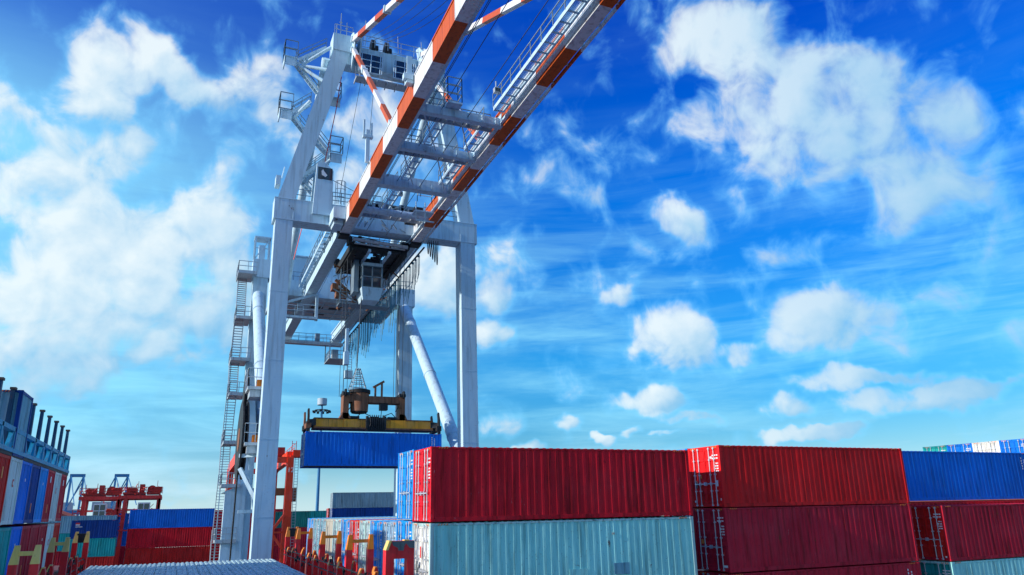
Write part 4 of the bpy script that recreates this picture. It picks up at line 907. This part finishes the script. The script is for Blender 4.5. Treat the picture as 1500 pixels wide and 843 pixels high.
# ================================================================ TROLLEY AND CAB
tr = thing('crane_trolley', 'trolley with dark glazed operator cab running under the boom girders', 'crane trolley', (15.3, 67, 26.0))
T_ = lambda n, mb, m, par=tr, **k: part(n, mb, m, par, **k)
m = MB()
for x in (12.75, 17.75): m.box(x-.22, x+.22, 64.4, 71.2, 25.55, 26.2)
m.box(12.6, 17.9, 64.5, 64.95, 25.7, 26.3).box(12.6, 17.9, 70.6, 71.1, 25.6, 26.2).box(12.6, 17.9, 67.4, 67.7, 25.75, 26.1)
T_('frame', m, DARK)
m = MB()
for x0, x1 in ((12.98, 14.2), (16.35, 17.5)):
    m.box(x0, x1, 64.0, 70.5, 25.62, 25.68)
    for k in range(6): m.box(x0, x1, 65.2+k*.95, 65.27+k*.95, 25.72, 25.8)
T_('platform', m, DARK)
for x in (14.3, 16.2): T_('platform_beam', MB().box(x-.12, x+.12, 63.9, 71, 25.45, 25.7), CRW)
for x in (12.95, 17.4): T_('side_plate', MB().box(x-.25, x+.2, 63.7, 70.8, 25.4, 25.6), BLACK)
m = MB()
for x in (12.52, 17.98):
    for y in (64.6, 70.8): m.box(x-.18, x+.18, y-.5, y+.5, 26.2, 26.85)
T_('wheel_truck', m, DARK)
for x in (12.35, 18.1):
    for y in (64.3, 64.95, 70.5, 71.15): T_('wheel', MB().disc((x, y, 27.2 if x > 15 else 27.1), 0, .28, .12, 14), DARK)
m = MB()
for x in (13.1, 14.6, 16.0, 17.5):
    for y in (65.4, 66.5): m.disc((x, y, 26.45), 0, .5, .12, 20)
T_('rope_sheave', m, DARK)
m = MB(); rr = random.Random(9)
for k in range(60):
    x = rr.uniform(12.7, 17.6); y = rr.uniform(63.8, 70.8); z = rr.choice((25.5, 26.1, 26.4)); m.box(x, x+rr.uniform(.1, .5), y, y+rr.uniform(.1, .7), z, z+rr.uniform(.15, .7))
for k in range(16):
    x = rr.uniform(12.8, 16.5); y = rr.uniform(63.8, 66); z = rr.uniform(25.6, 27); m.bar((x, y, z), (x+rr.uniform(.4, 1.6), y, z+rr.uniform(-.2, .2)), .07)
T_('winch_machinery', m, DARK, kind='stuff')
r = MB(); railing(r, [(12.5, 64.2, 26.3), (18, 64.2, 26.3)], 1.1, 1.0); r.tube([(12.7, 63.9, 26.5), (17.9, 63.9, 26.3)], .18, 10); r.tube([(12.9, 64.1, 26.2), (17.7, 64.1, 26.1)], .1, 8)
T_('front_pipe_rail', r, GALV)
cab = T_('cab', MB().box(14.15, 16.1, 66.1, 68.3, 24.9, 25.2).hexa([(14.35, 66.5, 21.6), (15.9, 66.5, 21.6), (15.9, 68.2, 21.6), (14.35, 68.2, 21.6), (14.1, 66.0, 22.7), (16.15, 66.0, 22.7), (16.15, 68.4, 22.7), (14.1, 68.4, 22.7)]).box(14.2, 16.05, 67.9, 68.3, 22.7, 24.9), CRW)
part('window', MB().box(14.22, 16.03, 66.16, 67.9, 22.72, 24.88), GLASS, cab)
wf = MB()
for x in (14.17, 15.08, 15.98): wf.box(x-.03, x+.07, 66.1, 66.2, 22.7, 24.9)
for z in (22.7, 23.75, 24.82): wf.box(14.15, 16.1, 66.1, 66.2, z, z+.08)
for y in (66.15, 67.0, 67.85): wf.box(14.12, 14.2, y, y+.07, 22.7, 24.9).box(16.03, 16.12, y, y+.07, 22.7, 24.9)
wf.box(14.12, 14.2, 66.1, 68, 23.75, 23.83)
part('window_frame', wf, RAIL, cab)
part('air_conditioner', MB().box(14.5, 15.7, 66.6, 67.8, 25.2, 25.6), DARK, cab)
m = MB()
for x in (14.2, 16.05):
    for y in (66.7, 68.2): m.box(x-.1, x+.1, y-.1, y+.1, 25.2, 25.8)
m.box(13.5, 13.95, 66.8, 68.4, 22.4, 25.8)
T_('cab_hanger', m, RAIL)
m = MB(); m.box(12.6, 17.6, 69.0, 70.2, 21.8, 21.9); railing(m, [(12.6, 69, 21.9), (17.6, 69, 21.9)], 1.1, .9, .035); railing(m, [(12.6, 70.2, 21.9), (17.6, 70.2, 21.9)], 1.1, .9, .035)
for x in (12.7, 14.6, 17.5): m.bar((x, 69, 21.8), (x, 69, 25.6), .1); m.bar((x, 70.2, 21.8), (x+.2, 70.2, 25.6), .1)
m.bar((12.0, 69, 23.2), (14.6, 69, 21.9), .1); m.bar((12.0, 69.4, 24.6), (14.4, 69.4, 26), .07); m.bar((14.6, 69, 21.9), (17.5, 69, 24.4), .08)
T_('maintenance_gallery', m, RAIL)
m = MB(); m.box(11.9, 12.5, 69, 70, 23.2, 23.8).box(12.3, 13.4, 69.1, 69.9, 22.5, 23.3).box(14.0, 14.6, 69.1, 70, 22.3, 22.9).bar((12.2, 69.2, 24.2), (14.6, 69.2, 22.2), .25)
T_('gallery_box', m, BROWN)
for x in (12.75, 13.1, 17.9, 18.25):
    for y in (66.3, 68.0): T_('hoist_rope', MB().tube([(x, y, 26.2), (x+(.05 if x < 15 else -.05), y+.1, 12.6)], .024, 5), CABLE)
T_('cable_guide', MB().tube([(14.4, 66.9, 25.6), (14.1, 67.0, 14.9)], .045, 6), CABLE)
T_('limit_weight', MB().box(12.75, 13.2, 66.1, 66.7, 15.2, 16.4).box(12.85, 13.1, 66.2, 66.6, 16.4, 18.6), CRW)

rr = random.Random(77); m = MB()
for k in range(26):
    x = rr.uniform(12.6, 17.8); y = rr.uniform(68.5, 72); z = rr.uniform(21.8, 25.6)
    m.bar((x, y, z), (x+rr.uniform(-.9, .9), y+rr.uniform(-.3, .3), z+rr.uniform(-.6, 1.2)), rr.uniform(.06, .13))
T_('hose_and_bracket_clutter', m, BROWN, kind='stuff')
for k in range(9):
    x = 12.8+k*.6; y = 71.3; d = rr.uniform(1.0, 2.4)
    T_('hanging_hose', MB().tube([(x+.5*t_, y, 25.5-d*math.sin(math.pi*t_)) for t_ in [i/8 for i in range(9)]], .035, 5), CABLE)

# ================================================================ SPREADER
sp = thing('spreader', 'rusty yellow spreader with brown headblock gripping the hanging blue container', 'spreader', (15.8, 67.1, 9.2))
Q_ = lambda n, mb, m, par=sp, **k: part(n, mb, m, par, **k)
m = MB().box(10.4, 21.2, 66.5, 67.7, 9.62, 10.32)
m.box(13.0, 14.2, 66.4, 67.8, 9.55, 10.4).box(17.2, 18.6, 66.4, 67.8, 9.55, 10.4)
Q_('main_beam', m, YEL)
Q_('beam_flange', MB().box(10.4, 21.2, 66.35, 67.85, 9.46, 9.61).box(10.4, 21.2, 66.4, 67.8, 10.33, 10.40), BROWN)
for x in (9.68, 21.45):
    e = Q_('end_beam', MB().box(x, x+.42, 65.9, 68.3, 9.4, 9.85), DARK if x > 10 else BROWN)
    for y in (66.0, 68.1):
        part('twistlock', MB().box(x+.08, x+.34, y-.1, y+.1, 9.14, 9.4), DARK, e)
        part('flipper', MB().prism([(y-.25, 9.8), (y+.25, 9.8), (y+.15, 10.5), (y+.3, 11.0), (y, 11.1), (y-.2, 10.5)], 0, x+.1, x+.25), DARK if x > 10 else BROWN, e)
m = MB(); m.hexa([(9.7, 66.0, 9.7), (10.6, 66.5, 9.7), (10.6, 67.7, 9.7), (9.7, 68.2, 9.7), (9.9, 66.2, 10.2), (10.6, 66.5, 10.3), (10.6, 67.7, 10.3), (9.9, 68.0, 10.2)])
m.hexa([(21.0, 66.5, 9.7), (21.8, 66.1, 9.7), (21.8, 68.1, 9.7), (21.0, 67.7, 9.7), (21.0, 66.5, 10.3), (21.6, 66.3, 10.2), (21.6, 67.9, 10.2), (21.0, 67.7, 10.3)])
Q_('end_bracket', m, DARK)
m = MB().box(15.0, 16.6, 66.1, 66.5, 9.35, 10.5).box(14.9, 15.1, 66.0, 66.3, 9.5, 10.6).box(16.5, 16.7, 66.0, 66.3, 9.5, 10.6)
for k in range(7): m.tube([(15.2+k*.2, 66.0, 10.7), (15.3+k*.17, 65.95, 9.9), (15.1+k*.22, 66.05, 9.3)], .05, 5)
m.tube([(14.0, 66.6, 10.4), (14.6, 66.6, 11.0), (15.3, 66.5, 10.7)], .04, 5).tube([(16.6, 66.6, 10.7), (17.3, 66.6, 11.0), (17.9, 66.6, 10.4)], .04, 5)
Q_('hydraulic_block', m, DARK)
m = MB().box(13.1, 18.4, 66.6, 67.2, 11.9, 12.5).box(13.1, 18.4, 67.3, 67.6, 11.9, 12.4)
for x in (12.9, 18.05):
    m.box(x, x+.5, 66.5, 67.7, 10.4, 12.6); m.prism([(x-.3, 10.4), (x+.75, 10.4), (x+.5, 10.9), (x, 10.9)], 1, 66.5, 67.7)
hb = Q_('headblock', m, BROWN)
m = MB()
for x in (12.95, 18.3):
    for y in (66.5, 67.7): m.disc((x+.1, y, 12.7), 0, .35, .14, 18)
part('rope_sheave', m, DARK, hb)
part('shackle_plate', MB().box(12.85, 13.45, 66.4, 67.8, 12.5, 12.75).box(18.0, 18.6, 66.4, 67.8, 12.5, 12.75), DARK, hb)
Q_('cable_basket', MB().tube([(14.45, 67.1, 11.1), (14.45, 67.1, 12.9)], .78, 24, r_end=.88), BROWN)
Q_('basket_rim', MB().tube([(14.45, 67.1, 12.75), (14.45, 67.1, 13.05)], .97, 24), BLACK); Q_('basket_base', MB().tube([(14.45, 67.1, 11.0), (14.45, 67.1, 11.2)], .7, 20), BLACK)
m = MB()
for k in range(6):
    z = 13.1+k*.38; R = .85-.13*k
    m.tube([(14.25+R*math.cos(a), 67.1+R*math.sin(a), z) for a in [i*math.pi/8 for i in range(17)]], .035, 5, caps=False)
for k in range(8):
    a = k*math.pi/4; m.bar((14.25+.85*math.cos(a), 67.1+.85*math.sin(a), 13.1), (14.25+.2*math.cos(a), 67.1+.2*math.sin(a), 15.1), .05)
Q_('cable_cone', m, RAIL)
Q_('gooseneck', MB().bar((15.9, 67.1, 12.5), (15.9, 67.1, 13.5), .16).bar((16.5, 67.1, 12.5), (16.5, 67.1, 13.9), .16).bar((15.7, 67.1, 13.4), (16.7, 67.1, 14.0), .2), BROWN)
m = MB().box(16.3, 17.0, 66.7, 67.3, 11.3, 11.9).bar((16.4, 67, 10.4), (16.5, 67, 11.3), .05).bar((13.3, 67, 11.0), (14.0, 67, 12), .07).bar((17.8, 67, 11.2), (18.2, 67, 12), .07)
for x in (13.6, 15.4, 17.0): m.box(x, x+.8, 66.6, 67.5, 10.4, 10.65)
Q_('control_box', m, DARK)

# ================================================================ YARD CRANE, STRADDLE CARRIERS, FAR CRANES, MAST
yc = thing('yard_gantry_crane', 'bright red yard gantry crane numbered 12 standing right behind the big crane leg', 'yard crane', (14, 115, -5.5))
def yp(n, mb, m, par=yc, **k): return part(n, mb, m, par, **k)
for y in (114.5, 133.5):
    for x in (7.2, 14.2):
        l = yp('leg', MB().hexa([(x-.0, y, -4.2), (x+1.25, y, -4.2), (x+1.25, y+1.1, -4.2), (x, y+1.1, -4.2), (x+.25, y, 12.0), (x+1.15, y, 12.0), (x+1.15, y+1.1, 12.0), (x+.25, y+1.1, 12.0)]), RTGR)
        if x > 10 and y < 120:
            cu = bpy.data.curves.new('number', 'FONT'); cu.body = '12'; cu.size = .95; cu.extrude = .01
            to_ = bpy.data.objects.new('tmp', cu); me = bpy.data.meshes.new_from_object(to_); bpy.data.objects.remove(to_)
            me.materials.clear(); me.materials.append(LETT)
            no = bpy.data.objects.new('number', me); COL.objects.link(no); no.parent = l; no.rotation_euler = (math.pi/2, 0, 0); no.location = Vector((14.5, y-.02, 9.9))-OFF[l.name]
    yp('sill_beam', MB().box(5.5, 17, y+.1, y+1.0, -4.7, -3.9), RTGR)
    yp('top_tie', MB().box(7.4, 15.3, y+.1, y+.9, 11.3, 12.1), RTGR)
    for x in (6.5, 8.0, 14.5, 16.0): yp('wheel', MB().disc((x, y+.55, -4.95), 1, .55, .5, 18), BLACK)
for x in (7.5, 14.4):
    yp('girder', MB().prism([(115, 10.9), (118, 11.4), (131, 11.4), (134.3, 10.9), (134.3, 12.9), (115, 12.9)], 0, x, x+.8), RTGR)
    r = MB(); railing(r, [(x+1.0, 114.8, 12.9), (x+1.0, 134, 12.9)], 1.1, 2); yp('railing', r, RTGR)
yp('trolley', MB().box(7.6, 15.0, 121, 125, 12.95, 13.3).box(9, 12, 121.5, 124.5, 13.3, 14.9).box(12.5, 14.8, 121, 124, 13.3, 14.2), RTGD)
yp('top_platform', MB().box(14.9, 16.6, 114.6, 116.4, 12.1, 12.3).box(15.2, 16.6, 114.6, 115.4, 12.3, 13.1).bar((15.0, 114.7, 12.3), (15.0, 114.7, 14.4), .08).bar((15.6, 114.7, 12.3), (15.6, 114.7, 14.4), .08).bar((15, 114.7, 14), (15.6, 114.7, 14), .06), RTGR)
r = MB()
for x in (15.6, 16.1): r.bar((x, 115.2, -4), (x, 115.2, 12), .07)
for k in range(40): r.bar((15.6, 115.2, -3.8+k*.4), (16.1, 115.2, -3.8+k*.4), .05)
yp('ladder', r, GALV)
yp('spreader_bar', MB().box(9, 16.4, 118, 119.4, 6.9, 7.9).box(15.8, 16.4, 117.8, 119.6, 6.0, 7.9).bar((10, 118.6, 7.9), (10, 118.6, 13), .06).bar((15, 118.6, 7.9), (15, 118.6, 13), .06), BROWN)
yp('cross_brace', MB().bar((11.0, 114.4, 3.9), (14.4, 114.4, -.6), .35).bar((11.0, 114.4, -.6), (14.4, 114.4, 3.9), .35).bar((11.0, 114.4, 1.6), (14.4, 114.4, 1.6), .25), RTGR)

CARR = paint('crimson_carrier_paint', (.62, .03, .025), .5, .3, .1)
def straddle(x, y, label, cabx=0.):
    s = thing('straddle_carrier', label, 'straddle carrier', (x, y, -5.5), group='straddle carriers in the yard')
    p = lambda n, mb, m, par=s: part(n, mb, m, par)
    for dx in (0, 5.2):
        for dy in (0, 4.5): p('leg', MB().bar((x+dx, y+dy, -4.4), (x+dx+.25, y+dy, 8.3), .6), CARR)
    for dy in (0, 4.5):
        p('top_beam', MB().box(x-.6, x+5.9, y+dy-.4, y+dy+.4, 8.3, 8.85), CARR)
        p('sill_beam', MB().box(x-1.0, x+6.2, y+dy-.3, y+dy+.3, -4.7, -3.9), CARR)
        for k in range(4): p('wheel', MB().disc((x-.3+k*1.95, y+dy, -4.9), 1, .6, .45, 16), BLACK)
    p('engine_deck', MB().box(x-.3, x+3.2, y, y+4.5, 9.1, 9.4).box(x+.3, x+1.8, y+.8, y+3.5, 9.4, 10.2).box(x+2.2, x+3.0, y+1, y+3, 9.4, 10.8), RTGD)
    m = MB(); m.box(x+3.4, x+5.6, y-.2, y+3, 9.1, 9.5).disc((x+4.2, y+.3, 9.8), 1, .75, .4, 18).box(x+4.7, x+5.8, y-.1, y+1, 9.3, 10.3)
    p('hoist', m, RTGD)
    r = MB(); railing(r, [(x-.6, y-.4, 9.1), (x+5.9, y-.4, 9.1)], 1.1, 1.2, .05); railing(r, [(x-1.2, y-.3, 3.2), (x+.2, y-.3, 3.2)], 1.1, .8, .06); railing(r, [(x-1.2, y-.3, 5.6), (x+.2, y-.3, 5.6)], 1.1, .8, .06)
    r.box(x-1.2, x+5.8, y-.4, y-.1, 3.0, 3.2).box(x-1.3, x+.2, y-.4, y+.4, 5.4, 5.6).box(x+5.4, x+5.7, y-.3, y, 5.2, 9.0).box(x-.5, x+5.8, y-.2, y, 6.3, 6.6)
    p('railing', r, CARR)
    q = MB(); rr = random.Random(int(x*10))
    for k in range(26): a = x+rr.uniform(-.8, 5.6); z = rr.uniform(8.8, 10.2); q.bar((a, y+rr.uniform(-.3, 1), z), (a+rr.uniform(-.5, .8), y+rr.uniform(-.3, 1), z+rr.uniform(-.3, .8)), rr.uniform(.06, .14))
    for k in range(22): a = x+rr.uniform(-1, 5.6); z = rr.uniform(1.5, 7.6); q.bar((a, y-.3, z), (a+rr.uniform(-.2, .9), y-.3, z+rr.choice((0, 0, .9, -.7))), rr.uniform(.07, .16))
    for a in (x+.3, x+2.0, x+5.0): q.bar((a, y, 9), (a, y, 11+rr.uniform(-.4, .6)), .08)
    part('pipework', q, CARR, s, kind='stuff')
    cx = x+cabx
    c = p('cab', MB().box(cx, cx+1.9, y-1.5, y+.5, 5.3, 7.6), WHT)
    part('window', MB().box(cx+.12, cx+.86, y-1.53, y-1.505, 6.5, 7.4).box(cx+1.02, cx+1.78, y-1.53, y-1.505, 6.5, 7.4).box(cx+.12, cx+.86, y-1.53, y-1.505, 5.5, 6.35).box(cx+1.02, cx+1.78, y-1.53, y-1.505, 5.5, 6.35), GLASS, c)
    return s
straddle(-14.5, 150, 'red straddle carrier with white cab, the left one above the far containers', 1.9)
straddle(-8.1, 148, 'red straddle carrier with white cab, the right one just left of the royal blue container', 2.3)
straddle(-18.6, 250, 'more distant red straddle carrier glimpsed between the two nearer ones', 1.2)

def farcrane(x, y, label):
    s = thing('gantry_crane', label, 'crane', (x, y, -5.5), group='distant blue quay cranes')
    p = lambda n, mb, m: part(n, mb, m, s)
    for dx in (0, 5.4):
        for dy in (0, 18): p('leg', MB().bar((x+dx, y+dy, -5), (x+dx, y+dy, 18), 1.0), FARB)
        p('a_frame_leg', MB().bar((x+dx, y, 18), (x+dx, y+3, 35.6), .9), FARB)
        p('diagonal_brace', MB().bar((x+dx, y, 0), (x+dx, y+18, 16), .6), FARB)
        p('backstay', MB().bar((x+dx, y+3, 35.6), (x+dx-8, y+24, 20), .45), FARB)
        p('forestay', MB().bar((x+dx, y+3, 35.6), (x+dx+7, y-35, 19.5), .3), FARB)
    p('apex_beam', MB().box(x-.6, x+6.0, y+2.3, y+3.9, 35.0, 36.4), FARB)
    p('portal_beam', MB().box(x-1.3, x+6.8, y-.6, y+.6, 17, 19), FARB)
    p('face_brace', MB().bar((x, y-.2, 20), (x+5.4, y+3, 33), .35), FARB); p('face_brace', MB().bar((x, y-.2, 0), (x+5.4, y, 16), .5), FARB)
    p('girder', MB().box(x+1, x+4.4, y-60, y+35, 15.5, 16.8), RTGR)
    p('machinery_house', MB().box(x-10, x+.5, y+15, y+24, 19.2, 23.6), FARG)
farcrane(-28.6, 430, 'distant blue quay crane with pale machinery house above the red carriers')
farcrane(-48.2, 430, 'distant blue quay crane partly hidden by the far end of the left stack')

ms = thing('light_mast', 'tall pale mast with a drum and a ring of floodlights left of the spreader', 'light mast', (33.2, 200, -5.5))
part('pole', MB().tube([(33.2, 200, -5.5), (33.2, 200, 34.5)], .5, 12, r_end=.25), FARB, ms)
part('drum', MB().tube([(33.2, 200, 34.6), (33.2, 200, 36.3)], 1.25, 18), FARG, ms)
part('ring', MB().tube([(33.2+1.7*math.cos(a), 200+1.7*math.sin(a), 33.2) for a in [i*math.pi/8 for i in range(17)]], .1, 6, caps=False).bar((31.4, 200, 33.2), (35, 200, 33.2), .12).bar((33.2, 198.2, 33.2), (33.2, 201.8, 33.2), .12), DARK, ms)
for k in range(10):
    a = k*math.pi/5; x, y = 33.2+2.1*math.cos(a), 200+2.1*math.sin(a)
    part('floodlight', MB().box(x-.3, x+.3, y-.25, y+.25, 32.6, 33.1), DARK, ms)
print('objects', len(bpy.data.objects))
